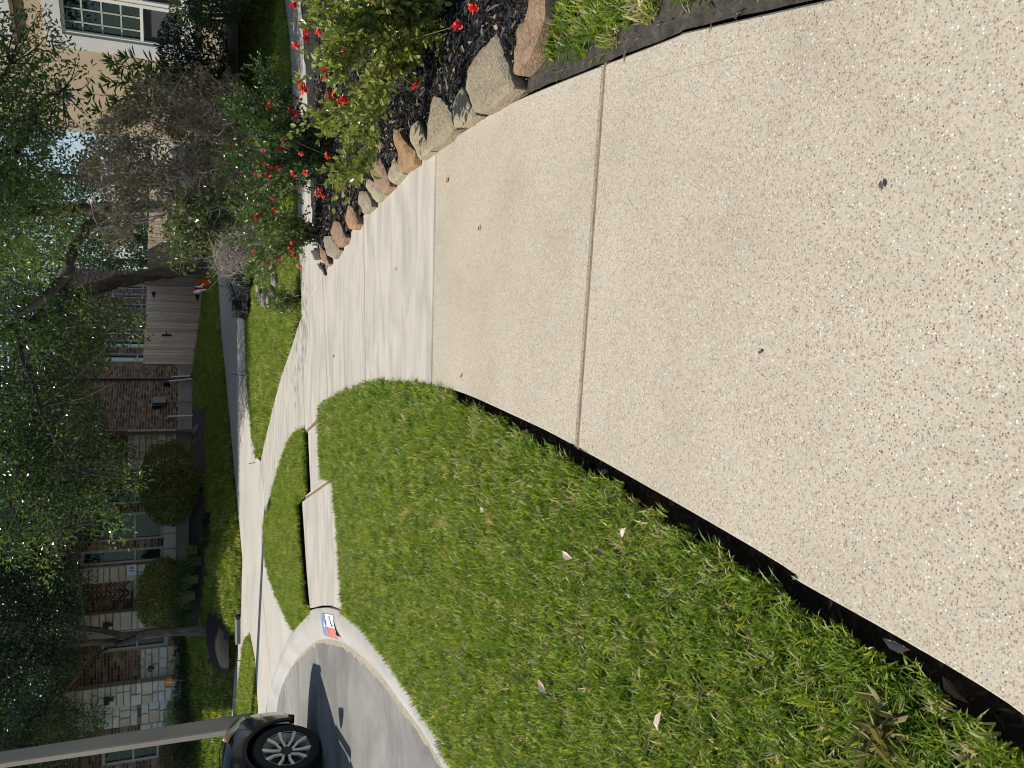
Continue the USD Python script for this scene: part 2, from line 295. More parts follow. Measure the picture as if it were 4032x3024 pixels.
for k, c in enumerate([(.44, .345, .255), (.48, .38, .28), (.39, .305, .225), (.51, .40, .295)]):
    c = np.array(c); mat(f'fence_wood_{k}', [(.3, tuple(c * .72)), (.5, tuple(c)), (.75, tuple(c * 1.18))], 5, .9, .3, 20, stretch=(3, 3, .35), dis=1.5)
mat('black_metal', flat((.012, .012, .014), .2), 8, .45, metal=0.0)
mat('grey_metal', flat((.16, .17, .17), .1), 8, .5, metal=.3)
mat('white_pvc', flat((.66, .63, .60), .06), 8, .45)
mat('navy_lamp', flat((.02, .024, .04), .2), 8, .4)
mat('orange_sign', flat((.62, .17, .02), .1), 12, .6)
mat('flag_orange', flat((.50, .075, .012), .15), 8, .85)
mat('flag_maroon', flat((.26, .015, .012), .15), 8, .85)
mat('white_cloth', flat((.68, .66, .62), .06), 8, .85)
mat('plaque', flat((.58, .60, .66), .05), 8, .6)
mat('ink', flat((.03, .03, .03), .2), 30, .8)
mat('paint_blue', [(.3, (.13, .17, .31)), (.55, (.17, .21, .36)), (.8, (.34, .35, .40))], 26, .8)
mat('paint_white', [(.3, (.60, .60, .60)), (.7, (.74, .74, .74))], 26, .8)
mat('paint_red', [(.3, (.40, .105, .085)), (.55, (.46, .14, .11)), (.8, (.55, .36, .31))], 26, .8)
mat('green_metal', flat((.035, .055, .04), .3), 10, .4, metal=.4)
mat('teal_panel', flat((.015, .035, .05), .2), 10, .35)
mat('car_paint', flat((.005, .006, .010), .05), 3, .15, spec=.4, extra={'coat_weight': .6, 'coat_roughness': .03})
mat('car_blue_grey', flat((.13, .165, .22), .05), 3, .3, spec=.5, extra={'coat_weight': .5, 'coat_roughness': .1})
mat('car_plastic', flat((.014, .014, .015), .15), 20, .55)
mat('car_glass', flat((.006, .008, .009), .05), 3, .04, spec=.7)
mat('lamp_lens', flat((.42, .38, .30), .1), 8, .08, spec=.7)
mat('amber_lens', flat((.45, .16, .04), .1), 8, .1, spec=.7)
mat('tyre', flat((.010, .010, .010), .2), 30, .8)
mat('alloy', flat((.68, .64, .54), .05), 8, .4, metal=.3)
mat('alloy_dark', flat((.03, .03, .03), .1), 8, .4, metal=.4)
# ================================================================ GROUND AND PAVING
def z5(l): return [(900 + x / 1.8433, y / 1.8433) for x, y in l]
def z6(l): return [(900 + x / 2.212, 750 + y / 2.212) for x, y in l]
WALK_R = [(2678, 129), (2398, 244), (2000, 409), (1850, 500), (1714, 586), (1590, 690), (1475, 798), (1394, 895), (1284, 1062), (1189, 1243), (1153, 1351), (1112, 1469), (1067, 1636), (1027, 1816)]
WALK_L = [(4032, 2825), (3467, 2475), (3107, 2270), (3000, 2181), (2272, 1763), (2071, 1660), (1900, 1581), (1800, 1541), (1714, 1519), (1623, 1505), (1533, 1502), (1430, 1518), (1325, 1559), (1262, 1604), (1253, 1640)]
wr = [WS(*p)[:2] for p in WALK_R]; wl = [WS(*p)[:2] for p in WALK_L]
wr = list(bez(np.array(wr), 60)); wl = list(bez(np.array(wl[:11]), 50)) + wl[11:]
wr_near = [np.array([0.25, -1.6]), np.array([0.60, 0.2]), np.array([0.86, 1.35])]
wl_near = [np.array([-1.55, -1.6]), np.array([-1.0, 0.0])]
ISL = [(1200, 1697), (1171, 1712), (1144, 1744), (1112, 1825), (1081, 1934), (1063, 2006), (1043, 2079), (1052, 2205), (1060, 2240), (1098, 2344), (1128, 2409), (1158, 2471)]
BACK = [(2300, 3700), (2000, 3330), (1789, 3024), (1734, 2910), (1654, 2786), (1575, 2662), (1486, 2543), (1420, 2465), (1356, 2414), (1300, 2393), (1260, 2393), (1220, 2404), (1185, 2437), (1158, 2471), (1118, 2543), (1088, 2622), (1068, 2687), (1048, 2781), (1032, 2900), (1022, 3060), (1018, 3300)]
FRONT = [(2260, 3760), (1960, 3370), (1744, 3010), (1714, 2955), (1644, 2861), (1565, 2756), (1495, 2662), (1396, 2568), (1336, 2533), (1277, 2525), (1232, 2543), (1178, 2592), (1138, 2647), (1113, 2702), (1098, 2751), (1088, 2830), (1078, 2950), (1074, 3100), (1072, 3330)]
ZS = -0.12
back = np.array([W(*p)[:2] for p in BACK]); front = np.array([W(*p, ZS)[:2] for p in FRONT])
def resamp(P, n):
    P = np.asarray(P); d = np.r_[0, np.cumsum(np.linalg.norm(np.diff(P, axis=0), axis=1))]; t = np.linspace(0, d[-1], n)
    return np.c_[np.interp(t, d, P[:, 0]), np.interp(t, d, P[:, 1])]
def smooth(P, n):
    P = np.asarray(P, float); return bez(P, n)
back_s = smooth(back, 120)
DRIVE_FAR = [(835, 760), (845, 900), (855, 1056), (872, 1325), (890, 1500), (913, 1750), (954, 2200), (951, 2350), (949, 2423)]
DRIVE_NEAR = [(915, 760), (918, 900), (921, 1056), (932, 1150), (966, 1234), (968, 1338), (972, 1500), (984, 1613), (995, 1717), (1008, 1798), (1027, 1816)]
STRIP_UP = [(929, 2548), (912, 2816), (900, 3060), (890, 3300)]
STRIP_LO = [(959, 2523), (944, 2647), (927, 2816), (916, 3060), (905, 3300)]
APR_L = [(984, 2493), (1004, 2597), (1016, 2791), (1012, 2950), (1008, 3300)]

far_sheet = solo('ground', (np.array([[-900, -300, -.5], [900, -300, -.5], [900, 1500, -.5], [-900, 1500, -.5]]), np.array([[0, 1, 2], [0, 2, 3]])), 'thatch', kind='structure')
# concrete walk: from the camera to the driveway
walk_poly = Polygon(list(wl_near) + wl + [WS(*p)[:2] for p in ISL[:6]] + [WS(1045, 1990)[:2], WS(1027, 1825)[:2]] + wr[::-1] + wr_near[::-1]).buffer(0)
def ext(a, b, k=.25):
    a, b = np.array(a), np.array(b); d = b - a; return [a - d * k, b + d * k]
J = [((2379, 246), (2270, 1765)), ((1717, 583), (1699, 1517)), ((1431, 857), (1440, 1506)), ((1271, 1105), (1290, 1559)), ((1183, 1300), (1200, 1694)), ((1126, 1613), (1135, 1758)), ((1063, 1654), (1081, 1934))]
jl = [ext(WS(*a)[:2], WS(*b)[:2], .06) for a, b in J]
jl[4] = ext(WS(1186, 1240)[:2], WS(1200, 1694)[:2], .02)
pieces_w = polys(walk_poly.difference(unary_union([LineString(jl[0]).buffer(.011, cap_style=2), LineString(jl[1]).buffer(.008, cap_style=2)] + [LineString(l).buffer(.004, cap_style=2) for l in jl[2:]])))
walk = struct('front_walkway')
for p in sorted(pieces_w, key=lambda q: q.centroid.y):
    agg = p.centroid.y < W(1717, 583)[1] - .2
    part(walk, 'walk_slab', slab(p, .12), 'aggregate' if agg else 'walk_concrete', label='exposed pebble concrete slab' if agg else 'smooth brushed concrete slab')
for k, wdt, zz in ((0, .010, -.006), (1, .008, -.007)):
    part(walk, 'expansion_strip', extr(LineString(jl[k]).buffer(wdt, cap_style=2).intersection(walk_poly.buffer(.005)), -.06, zz), 'joint_wood', label='weathered wooden expansion strip between two slabs')
crk = [W(2000 + a / 2.212, b / 2.212)[:2] for a, b in ((900, 810), (980, 782), (1120, 738), (1240, 690), (1370, 656), (1480, 622), (1620, 585), (1760, 548), (1900, 505), (2060, 470))]
part(walk, 'hairline_crack', extr(LineString(bez(np.array(crk), 40) + np.random.default_rng(1).normal(0, .0012, (40, 2))).buffer(.0011), -.001, .0006), 'gutter_grit')
# little walk to the curb
CN = [(1257, 1660), (1262, 1816), (1271, 1880), (1311, 1884), (1327, 2020), (1343, 2250), (1350, 2349), (1357, 2405)]
CF = [(1212, 1697), (1223, 1934), (1189, 1970), (1198, 2110), (1207, 2250), (1220, 2395)]
cw = Polygon([W(*p)[:2] for p in CN] + [W(1300, 2384)[:2], W(1260, 2384)[:2]] + [W(*p)[:2] for p in CF[::-1]]).buffer(0)
cw = cw.difference(walk_poly.buffer(.02))
cwalk = struct('curb_walkway')
for p in cutslabs(cw, [ext(W(1311, 1884)[:2], W(1189, 1970)[:2], .2)], .03):
    part(cwalk, 'walk_slab', slab(p, .12), 'walk_concrete')
part(cwalk, 'expansion_strip', extr(LineString(ext(W(1311, 1884)[:2], W(1200, 1962)[:2], .0)).buffer(.015, cap_style=2), -.08, -.006), 'joint_wood')
part(cwalk, 'expansion_strip', extr(LineString([W(1257, 1645)[:2], W(1204, 1699)[:2]]).buffer(.013, cap_style=2), -.08, -.006), 'joint_wood')
# public sidewalk behind the roses
SF = [(1182, 1066), (1147, 265), (1140, 142), (1121, 0), (1100, -180), (1070, -420)]
sf = [W(*p)[:2] for p in SF]
sdir = sf[3] - sf[0]; sdir = sdir / np.linalg.norm(sdir); snrm = np.array([sdir[1], -sdir[0]])
sn = [p + snrm * 1.12 for p in sf]
sw = Polygon([W(1187, 1243)[:2] + snrm * .02] + [W(1186, 1180)[:2]] + sf + sn[::-1] + [W(1290, 1062)[:2]]).buffer(0).difference(walk_poly.buffer(.008))
sidewalk = struct('sidewalk')
sl = [[sf[0] + sdir * d, sf[0] + sdir * d + snrm * 1.4] for d in (1.1, 2.5, 3.9, 5.3, 6.7)]
for p in cutslabs(sw, [[a - snrm * .3, b] for a, b in sl], .010): part(sidewalk, 'sidewalk_slab', slab(p, .12), 'walk_concrete')
# neighbour's driveway, apron and the far sidewalk strip
drive = Polygon([WS(*p)[:2] for p in DRIVE_FAR + [(959, 2523), (984, 2493), (1004, 2597), (1016, 2791), (1012, 2950), (1008, 3300)] + BACK[:12:-1] + ISL[:4:-1][:-1] + [(1063, 2006), (1045, 1990), (1027, 1825)] + DRIVE_NEAR[::-1]]).buffer(0)
drive = drive.difference(walk_poly.buffer(.006))
dlines = [[WS(1027, 1825)[:2], WS(1033, 2339)[:2], WS(1068, 2690)[:2]], [WS(1027, 1816)[:2], WS(951, 1830)[:2]], [WS(972, 1480)[:2], WS(886, 1470)[:2]], [WS(884, 1056)[:2], WS(900, 1325)[:2], WS(925, 1500)[:2], WS(955, 1800)[:2]], [WS(1027, 1825)[:2], WS(1010, 2200)[:2], WS(984, 2493)[:2]], [WS(1045, 1988)[:2], WS(1027, 1825)[:2]]]
driveway = struct('driveway')
for p in cutslabs(drive, dlines, .012): part(driveway, 'driveway_slab', slab(p, .12), 'drive_concrete')
strip = Polygon([WS(*p)[:2] for p in [(949, 2423)] + STRIP_UP + STRIP_LO[::-1]]).buffer(0).difference(drive.buffer(.008))
fsw = struct('sidewalk')
for p in cutslabs(strip, [ext(WS(a, y)[:2], WS(b, y)[:2], .5) for a, b, y in ((929, 946, 2600), (918, 934, 2740), (908, 924, 2900))], .012): part(fsw, 'sidewalk_slab', slab(p, .12), 'walk_concrete')
# street and rolled curb
front_s = smooth(front, 120)
street_poly = Polygon(list(front_s) + [np.array([-60, front_s[-1][1] + 4]), np.array([-60, -8]), np.array([-6, -8])]).buffer(0)
struct('street', sheet(street_poly.intersection(shapely.geometry.box(-26, -8, 10, 60)), .6, lambda x, y: np.full(len(x), ZS) , 0), 'street_concrete', True)
prof = [(0, -.25), (0, -.006), (.02, 0.0), (.30, -.004), (.42, -.012), (.55, -.03), (.70, -.07), (.84, -.105), (1.0, -.121)]
bs, fs = resamp(back_s, 140), resamp(front_s, 140)
V = []; 
for a, b in zip(bs, fs):
    V += [[a[0] + (b[0] - a[0]) * t, a[1] + (b[1] - a[1]) * t, z] for t, z in prof]
k = len(prof); V = np.array(V); V[:, 2] += 0.5 * T0(V[:, 0], V[:, 1]) * 0
F = []
for i in range(139):
    for j in range(k - 1):
        p, q = i * k + j, (i + 1) * k + j; F += [[p, p + 1, q + 1], [p, q + 1, q]]
struct('curb', (V, np.array(F)), 'curb_concrete', 40)
curb_path = '/World/curb'
gut = []
for a, b in zip(bs, fs):
    d = (b - a) / np.linalg.norm(b - a); gut += [[*(b - d * .05), ZS + .006], [*(b + d * .04), ZS + .004]]
gut = np.array(gut); rngg = np.random.default_rng(4); gut[:, :2] += rngg.normal(0, .012, (len(gut), 2))
solo('gutter_grit', (gut, np.array([f for i in range(139) for f in ([2 * i, 2 * i + 1, 2 * i + 3], [2 * i, 2 * i + 3, 2 * i + 2])])), 'gutter_grit', kind='stuff')

# ---------------------------------------------------------------- lawns (soil sheet + grass)
lawn_l = Polygon([W(*p)[:2] for p in CN[::-1]] + wl[::-1][1:] + [np.array([-1.0, 0.0]), np.array([-1.5, -1.5]), np.array([-4.5, -1.5])] + [b for b in back_s[:78]]).buffer(0)
ti = max(i for i, p in enumerate(wl[:50]) if p[1] < W(1790, 1541)[1]); _tl = LineString(wl_near + wl[:ti + 1]); _tr = np.random.default_rng(2); trench = unary_union([_tl.buffer(.045), LineString(wl[ti:50]).buffer(.025)] + [_tl.interpolate(d).buffer(.05 + .045 * float(meshkit.fbm(np.array([d * 7.0, 0, 0]), 3, 4)) + _tr.uniform(-.012, .018), 4) for d in np.arange(0, _tl.length, .035)])
bare = unary_union([walk_poly, cw, Polygon(list(bs) + list(fs[::-1])).buffer(0)])
lawn_l = max(polys(lawn_l.difference(bare.buffer(.006)).difference(trench)), key=lambda p: p.area)
island = Polygon([W(*p)[:2] for p in ISL] + [W(1218, 2402)[:2]] + [W(*p)[:2] for p in [(1203, 2395), (1190, 2250), (1175, 2050), (1172, 1975), (1206, 1930), (1203, 1760)]]).buffer(0).difference(bare.buffer(.005)).difference(drive.buffer(.005))
wedge = Polygon([WS(*p)[:2] for p in [(1028, 1800), (1067, 1636), (1112, 1469), (1153, 1351), (1180, 1240), (1182, 1066), (1147, 265), (1121, 0), (1100, -180)]] + [np.array([9.5, 14.2]), np.array([10.5, 20])] + [WS(*p)[:2] for p in [(918, 900), (921, 1056), (932, 1150), (966, 1234), (968, 1338), (972, 1500), (984, 1613), (995, 1717), (1008, 1798)]]).buffer(0)
wedge = wedge.difference(unary_union([walk_poly, sw, drive]).buffer(.012))
def berm(x, y):
    p = np.c_[np.atleast_1d(x), np.atleast_1d(y)] - sf[0]; d = -(p @ snrm); s = p @ sdir
    a = np.clip(d / 4.2, 0, 1); b = np.clip((np.atleast_1d(x) - 3.4) / 2.2, 0, 1)
    return .62 * (a * a * (3 - 2 * a)) * (b * b * (3 - 2 * b))
def T1(x, y): return np.maximum(T0(x, y), 0) + berm(x, y)
tongue = Polygon([WS(*p)[:2] for p in [(984, 2497)] + APR_L[1:] + STRIP_LO[::-1]]).buffer(0).difference(unary_union([drive, strip]).buffer(.01))
patch_r = Polygon([W(*p)[:2] for p in [(2400, 170), (2260, 215), (2140, 230), (2095, 200), (2080, 130), (2110, 20), (2150, -120), (2300, -700)]] + [np.array([3.5, 1.2]), np.array([1.1, 1.0])] + [W(*p)[:2] for p in [(2760, 20), (2560, 70)]]).buffer(0).difference(walk_poly.buffer(.065))
bed = Polygon([p for p in wr if W(2000, 409)[1] <= p[1] <= W(1189, 1243)[1]] + [W(1290, 1062)[:2]] + [p for p in sn] + [W(1500, -400)[:2], W(1900, -350)[:2], W(2180, -160)[:2], W(2150, 60)[:2], W(2080, 200)[:2], W(2050, 370)[:2]]).buffer(0).difference(unary_union([walk_poly, sw]).buffer(.004))
gl = struct('lawn_soil')
part(gl, 'soil', sheet(lawn_l, .12, T0, -.012, .008, 1, 5), 'thatch'); part(gl, 'soil', sheet(island, .12, T0, .0, .006, 2, 5), 'thatch'); part(gl, 'soil', sheet(wedge, .3, T1, -.02, .01, 3), 'thatch')
part(gl, 'soil', sheet(tongue, .3, T0, -.02), 'thatch')
soil_r = Polygon([p for p in wr if p[1] <= W(2000, 409)[1]][::-1] + wr_near[::-1] + [np.array([4, -1.6]), np.array([4.2, 3]), W(2170, -150)[:2]]).buffer(0).difference(walk_poly.buffer(.008))
part(gl, 'soil', sheet(soil_r, .06, T0, -.005, .012, 5, 9), 'soil')
part(gl, 'soil', sheet(unary_union([walk_poly.buffer(.25), cw.buffer(.25)]).difference(unary_union([walk_poly, cw])).difference(unary_union([Polygon(list(bs) + list(fs[::-1])).buffer(0), drive, sw])), .15, T0, -.105, .01, 6, 8), 'soil')
struct('planting_bed', sheet(bed, .05, T0, .012, .03, 7, 7), 'mulch')
rngm = np.random.default_rng(11)
def inside(pg, n, rng):
    x0, y0, x1, y1 = pg.bounds; out = np.zeros((0, 2))
    while len(out) < n:
        p = rng.uniform((x0, y0), (x1, y1), (max(n * 2, 500), 2)); out = np.vstack([out, p[shapely.contains_xy(pg, p[:, 0], p[:, 1])]])
    return out[:n]
def chips(pg, n, rng, ln, wd, z0, zr, zf=T0):
    p = inside(pg, n, rng); D = np.c_[rng.normal(0, 1, (n, 2)), rng.normal(0, .25, n)]
    return leaves(np.c_[p, zf(p[:, 0], p[:, 1]) + z0 + rng.uniform(0, zr, n)], D, rng.uniform(*ln, n), rng.uniform(*wd, n), rng, roll=.5)

# grass: clumps of blades, instanced
def blade_mesh(n, rad, ln, wd, lean, rng, seg=3):
    V, F = [], []
    for i in range(n):
        a, r = rng.uniform(0, 2 * np.pi), rad * math.sqrt(rng.uniform()); b = np.array([r * math.cos(a), r * math.sin(a), -.006])
        az = rng.uniform(0, 2 * np.pi); L = rng.uniform(*ln); w = rng.uniform(*wd); le = abs(rng.normal(lean, .25)); curl = rng.uniform(.2, .9)
        d = np.array([math.cos(az), math.sin(az), 0]); s = np.array([-d[1], d[0], 0]); p = b.copy(); th = le * .4; k = len(V)
        s = s + np.array([0, 0, rng.normal(0, .35)])
        for j in range(seg + 1):
            q = 1 - (j / seg) ** 2 * .9 if j < seg else 0.04
            V += [p - s * w / 2 * q, p + s * w / 2 * q]
            p = p + (d * math.sin(th) + np.array([0, 0, math.cos(th)])) * L / seg; th += (le * .6 + curl) / seg
        for j in range(seg):
            m = k + 2 * j; F += [[m, m + 1, m + 3], [m, m + 3, m + 2]]
    return np.array(V), np.array(F)
def quats(rng, n, tilt):
    a = rng.uniform(0, 2 * np.pi, n); t = rng.normal(0, tilt, (n, 2))
    q = np.c_[np.cos(a / 2), t[:, 0] / 2, t[:, 1] / 2, np.sin(a / 2)]; return q / np.linalg.norm(q, axis=1, keepdims=True)
def instancer(name, protos, P, rng, smin, smax, tilt=.15, weights=None, label=None):
    path = numbered('/World', name); pi = UsdGeom.PointInstancer.Define(stage, path); tag(pi.GetPrim(), kind='stuff')
    for i, (m, mt) in enumerate(protos):
        usdkit.mesh(stage, f'{path}/clumps/clump_{i:03d}', m, M[mt], True)
    UsdGeom.Xform.Define(stage, f'{path}/clumps')
    pi.CreatePrototypesRel().SetTargets([f'{path}/clumps/clump_{i:03d}' for i in range(len(protos))])
    n = len(P); pi.CreatePositionsAttr(Vt.Vec3fArray.FromNumpy(np.asarray(P, np.float32)))
    pi.CreateProtoIndicesAttr(Vt.IntArray.FromNumpy(rng.choice(len(protos), n, p=weights).astype(np.int32)))
    q = quats(rng, n, tilt).astype(np.float32)
    pi.CreateOrientationsAttr(Vt.QuathArray([Gf.Quath(*map(float, x)) for x in q]))
    s = rng.uniform(smin, smax, n); pi.CreateScalesAttr(Vt.Vec3fArray.FromNumpy(np.repeat(s[:, None], 3, 1).astype(np.float32)))
    return path
rg = np.random.default_rng(21)
near_protos = [(blade_mesh(15, .03, (.035, .075), (.0042, .0082), .85, rg), 'grass_blade') for _ in range(6)] + [(blade_mesh(10, .03, (.03, .06), (.003, .006), 1.1, rg), 'grass_dry')]
def scatter(pg, per, rng, zf, dz=0): 
    n = int(pg.area * per); p = inside(pg, n, rng); return np.c_[p, zf(p[:, 0], p[:, 1]) + dz]
vis = Polygon([(-.75, .6), (-.3, .6), (1, 2), (2.5, 9.5), (-3, 9.2), (-5.2, 7.2)])
lawn_v = lawn_l.intersection(Polygon([(-1.4, .5), (0.4, .5), (1.6, 9.5), (-6.5, 9.5)]))
P = scatter(lawn_v, 1900, rg, T0, -.006); dd = np.array([lawn_l.exterior.distance(Point(*p[:2])) for p in P[::1]]) if len(P) < 60000 else np.ones(len(P))
dens = meshkit.fbm(np.c_[P[:, :2] * 3.0, np.zeros(len(P))], 3, 5); keep = (P[:, 1] < 4.5) | (rg.uniform(0, 1, len(P)) < .62)
P = P[keep & (dens > .12)]
instancer('lawn_grass', near_protos, P, rg, .75, 1.15, .28, [.162] * 6 + [.028])
tq = inside(trench.difference(walk_poly.buffer(.004)).intersection(shapely.geometry.box(-2, .5, 2, 5)), 900, rg); solo('trench_litter', leaves(np.c_[tq, rg.uniform(-.095, -.06, 900)], np.c_[rg.normal(0, 1, (900, 2)), rg.normal(0, .3, 900)], rg.uniform(.015, .06, 900), rg.uniform(.003, .012, 900), rg), 'dry_mulch', kind='stuff')
# overhanging blades on the walk side and over the curb
edge = np.array([LineString(lawn_l.exterior.coords).interpolate(d).coords[0] for d in np.arange(0, lawn_l.exterior.length, .022)])
edge = edge[(edge[:, 1] > .7)] + rg.normal(0, .012, (int((edge[:, 1] > .7).sum()), 2))
instancer('lawn_grass', near_protos[:6], np.c_[edge, T0(edge[:, 0], edge[:, 1]) - .008], rg, .6, .95, .35)
mid_protos = [(blade_mesh(18, .05, (.045, .08), (.006, .010), .8, rg, 2), 'grass_blade') for _ in range(5)] + [(blade_mesh(12, .05, (.03, .07), (.004, .007), 1.0, rg, 2), 'grass_dry')]
P = scatter(island, 1100, rg, T0, 0); ie = np.array([island.exterior.interpolate(d).coords[0] for d in np.arange(0, island.exterior.length, .03)])
P = np.vstack([P, np.c_[ie, T0(ie[:, 0], ie[:, 1])]])
instancer('lawn_grass', mid_protos, P, rg, .75, 1.2, .25, [.18] * 5 + [.1])
P = scatter(wedge, 420, rg, T1, -.02); instancer('lawn_grass', mid_protos, P, rg, .9, 1.35, .25, [.18] * 5 + [.1])
P = scatter(tongue, 240, rg, T0, -.02); instancer('lawn_grass', mid_protos, P, rg, 1.0, 1.4, .25, [.18] * 5 + [.1])
P = scatter(patch_r.intersection(shapely.geometry.box(-1, 1.0, 3.2, 4.5)), 1300, rg, T0, -.004)
pd = np.array([patch_r.exterior.distance(Point(*p[:2])) for p in P]); P = P[(pd > .05) | (rg.uniform(0, 1, len(P)) < .35)]
instancer('lawn_grass', near_protos, P, rg, .8, 1.3, .3, [.135] * 6 + [.19])
rgd = np.random.default_rng(8)
solo('dry_thatch', chips(soil_r.intersection(patch_r.buffer(.12)).intersection(shapely.geometry.box(-1, 1.0, 3, 4.5)), 1500, rgd, (.015, .05), (.002, .005), 0, .012), 'grass_dry', kind='stuff')
# ================================================================ FAR LAWN, HOUSES, FENCE
PAIRS = [(3300, 888, 690, 21.6), (3060, 898, 695, 21.5), (2816, 912, 700, 21.3), (2548, 929, 705, 21.2), (2423, 944, 715, 21.0), (2200, 954, 740, 20.7), (2000, 934, 746, 20.6), (1850, 920, 755, 21.6),
         (1700, 908, 764, 23.4), (1600, 899, 764, 24.3), (1435, 884, 767, 26.8), (1325, 872, 785, 27.8), (1180, 864, 803, 28.7), (1122, 860, 808, 29.2), (1056, 855, 814, 28.6), (900, 845, 820, 27.5), (760, 838, 823, 26.6)]
A_ = np.array([WS(e, py) for py, e, b, zc in PAIRS]); B_ = np.array([WD(b, py, zc) for py, e, b, zc in PAIRS])
def ruled(u, v):
    """u along the lawn (0..n-1), v from the driveway's edge (0) to the walls (1)"""
    i = np.arange(len(A_)); a = np.stack([np.interp(u, i, A_[:, k]) for k in range(3)], -1); b = np.stack([np.interp(u, i, B_[:, k]) for k in range(3)], -1)
    p = a + (b - a) * np.asarray(v)[..., None]; vv = np.asarray(v); s = vv ** .8
    p[..., 2] = a[..., 2] - .02 + (b[..., 2] - a[..., 2] + .02) * (s + .10 * np.sin(np.pi * vv)); return p
def patchgrid(u0, u1, v0, v1, nu, nv, lift=0.0, fn=None):
    U, Vv = np.meshgrid(np.linspace(u0, u1, nu), np.linspace(v0, v1, nv), indexing='ij'); P = ruled(U, Vv)
    if lift: P[..., 2] += lift * (np.sin(np.pi * np.linspace(0, 1, nv)) * np.sin(np.pi * np.linspace(0, 1, nu))[:, None]) ** .5
    P[..., 2] += .012 * (meshkit.fbm(P * 4, 2, 3) - .5); P = P.reshape(-1, 3); F = []
    for i in range(nu - 1):
        for j in range(nv - 1):
            a = i * nv + j; F += [[a, a + nv, a + nv + 1], [a, a + nv + 1, a + 1]]
    F = np.array(F); n = np.cross(P[F[0, 1]] - P[F[0, 0]], P[F[0, 2]] - P[F[0, 0]]); 
    return P, (F if n[2] > 0 else F[:, ::-1])
part(gl, 'soil', patchgrid(0, len(A_) - 1, 0, 1.12, 130, 16), 'thatch')
struct('house_bed', patchgrid(3.6, 9.0, .45, 1.0, 60, 16, .04), 'dry_mulch')
def lawn_pts(n, rng, u0, u1, v0, v1):
    u, v = rng.uniform(u0, u1, n), rng.uniform(v0, v1, n); p = ruled(u, v); return p, u, v
p, u, v = lawn_pts(30000, rg, 0, len(A_) - 1, 0.01, 1.0)
keep = ~((u > 3.6) & (u < 9.0) & (v > .44 + .03 * np.sin(u * 5)))
w_ = np.interp(u, np.arange(len(A_)), np.linalg.norm(B_ - A_, axis=1)); keep &= rg.uniform(0, 1, len(u)) < w_ / w_.max()
far_protos = [(blade_mesh(22, .11, (.06, .11), (.008, .013), .7, rg, 2), 'grass_blade') for _ in range(4)]
instancer('lawn_grass', far_protos, p[keep] + [0, 0, -.01], rg, .8, 1.3, .2)

UZ = np.array([0, 0, 1.0])
class Face:
    """a vertical wall face: p0 on it, ux to the viewer's right, n towards the viewer"""
    def __init__(s, p0, ux): s.p0 = np.array(p0, float); s.ux = np.array([ux[0], ux[1], 0.0]); s.ux /= np.linalg.norm(s.ux); s.n = np.array([s.ux[1], -s.ux[0], 0.0]); s.ex = (s.ux, -s.n, UZ)
    def uz(s, px, py): q = WP(px, py, s.p0, s.n); return float((q - s.p0) @ s.ux), float(q[2])
    def pt(s, u, z, d=0.0): return s.p0 * [1, 1, 0] + s.ux * u + UZ * z + s.n * d
    def box(s, u0, u1, z0, z1, d0, d1): return box(s.pt((u0 + u1) / 2, (z0 + z1) / 2, (d0 + d1) / 2), (abs(u1 - u0), abs(d1 - d0), abs(z1 - z0)), ex=s.ex)
    def brick(s, u, z, w, h, d0, d1, r=.005, rng=None, rough=0.0): return bevbox(s.pt(u, z, (d0 + d1) / 2), (w, d1 - d0, h), r, s.ex, rng, rough)
    def rect(s, py_l, py_r, px_t, px_b):
        m = (px_t + px_b) / 2; return s.uz(m, py_l)[0], s.uz(m, py_r)[0], s.uz(px_b, (py_l + py_r) / 2)[1], s.uz(px_t, (py_l + py_r) / 2)[1]
rb = np.random.default_rng(33)
def hit(u0, u1, z0, z1, holes): return any(u0 < h[1] and u1 > h[0] and z0 < h[3] and z1 > h[2] for h in holes)
def clip_run(u0, u1, z0, z1, holes):
    """the run u0..u1 less the holes that this course crosses"""
    runs = [(u0, u1)]
    for h in holes:
        if z0 < h[3] - .01 and z1 > h[2] + .01:
            runs = [q for a, b in runs for q in ((a, min(b, h[0])), (max(a, h[1]), b)) if q[1] - q[0] > .03]
    return runs
def bricks(face, u0, u1, z0, z1, holes=(), d=(-.012, .008), out=None, tone=None):
    out = [] if out is None else out; H = .0762; L = .203; k = 0; z = z0
    while z + H * .7 < z1:
        for a, b in clip_run(u0, u1, z, z + H, holes):
            e = a - (L / 2 if k % 2 else 0) - (0 if a == u0 else (a - u0) % L)
            while e < b:
                p, q = max(e, a), min(e + L, b)
                if q - p > .04:
                    out.append((face.brick((p + q) / 2, z + H / 2, q - p - .011, H - .011, *d, .003, rb, .0015), f'brick_{rb.choice(5, p=tone or [.25, .25, .25, .15, .1])}'))
                e += L
        z += H; k += 1
    return out
def ashlar(face, u0, u1, z0, z1, holes=(), d=(-.02, .03), out=None):
    out = [] if out is None else out; z = z0
    while z < z1 - .05:
        h = min(rb.choice([.13, .16, .2, .25]), z1 - z)
        if z1 - z - h < .1: h = z1 - z
        for a, b in clip_run(u0, u1, z, z + h, holes):
            e = a
            while e < b - .02:
                l = rb.uniform(.18, .44)
                if b - e - l < .15: l = b - e
                split = h > .23 and rb.uniform() < .3
                for zz, hh in (((z, h * .5), (z + h * .5, h * .5)) if split else ((z, h),)):
                    out.append((face.brick(e + l / 2, zz + hh / 2, l - .018, hh - .018, d[0], d[1] + rb.uniform(-.008, .012), .012, rb, .005), f'limestone_{rb.choice(4, p=[.46, .18, .10, .26])}'))
                e += l
        z += h
    return out
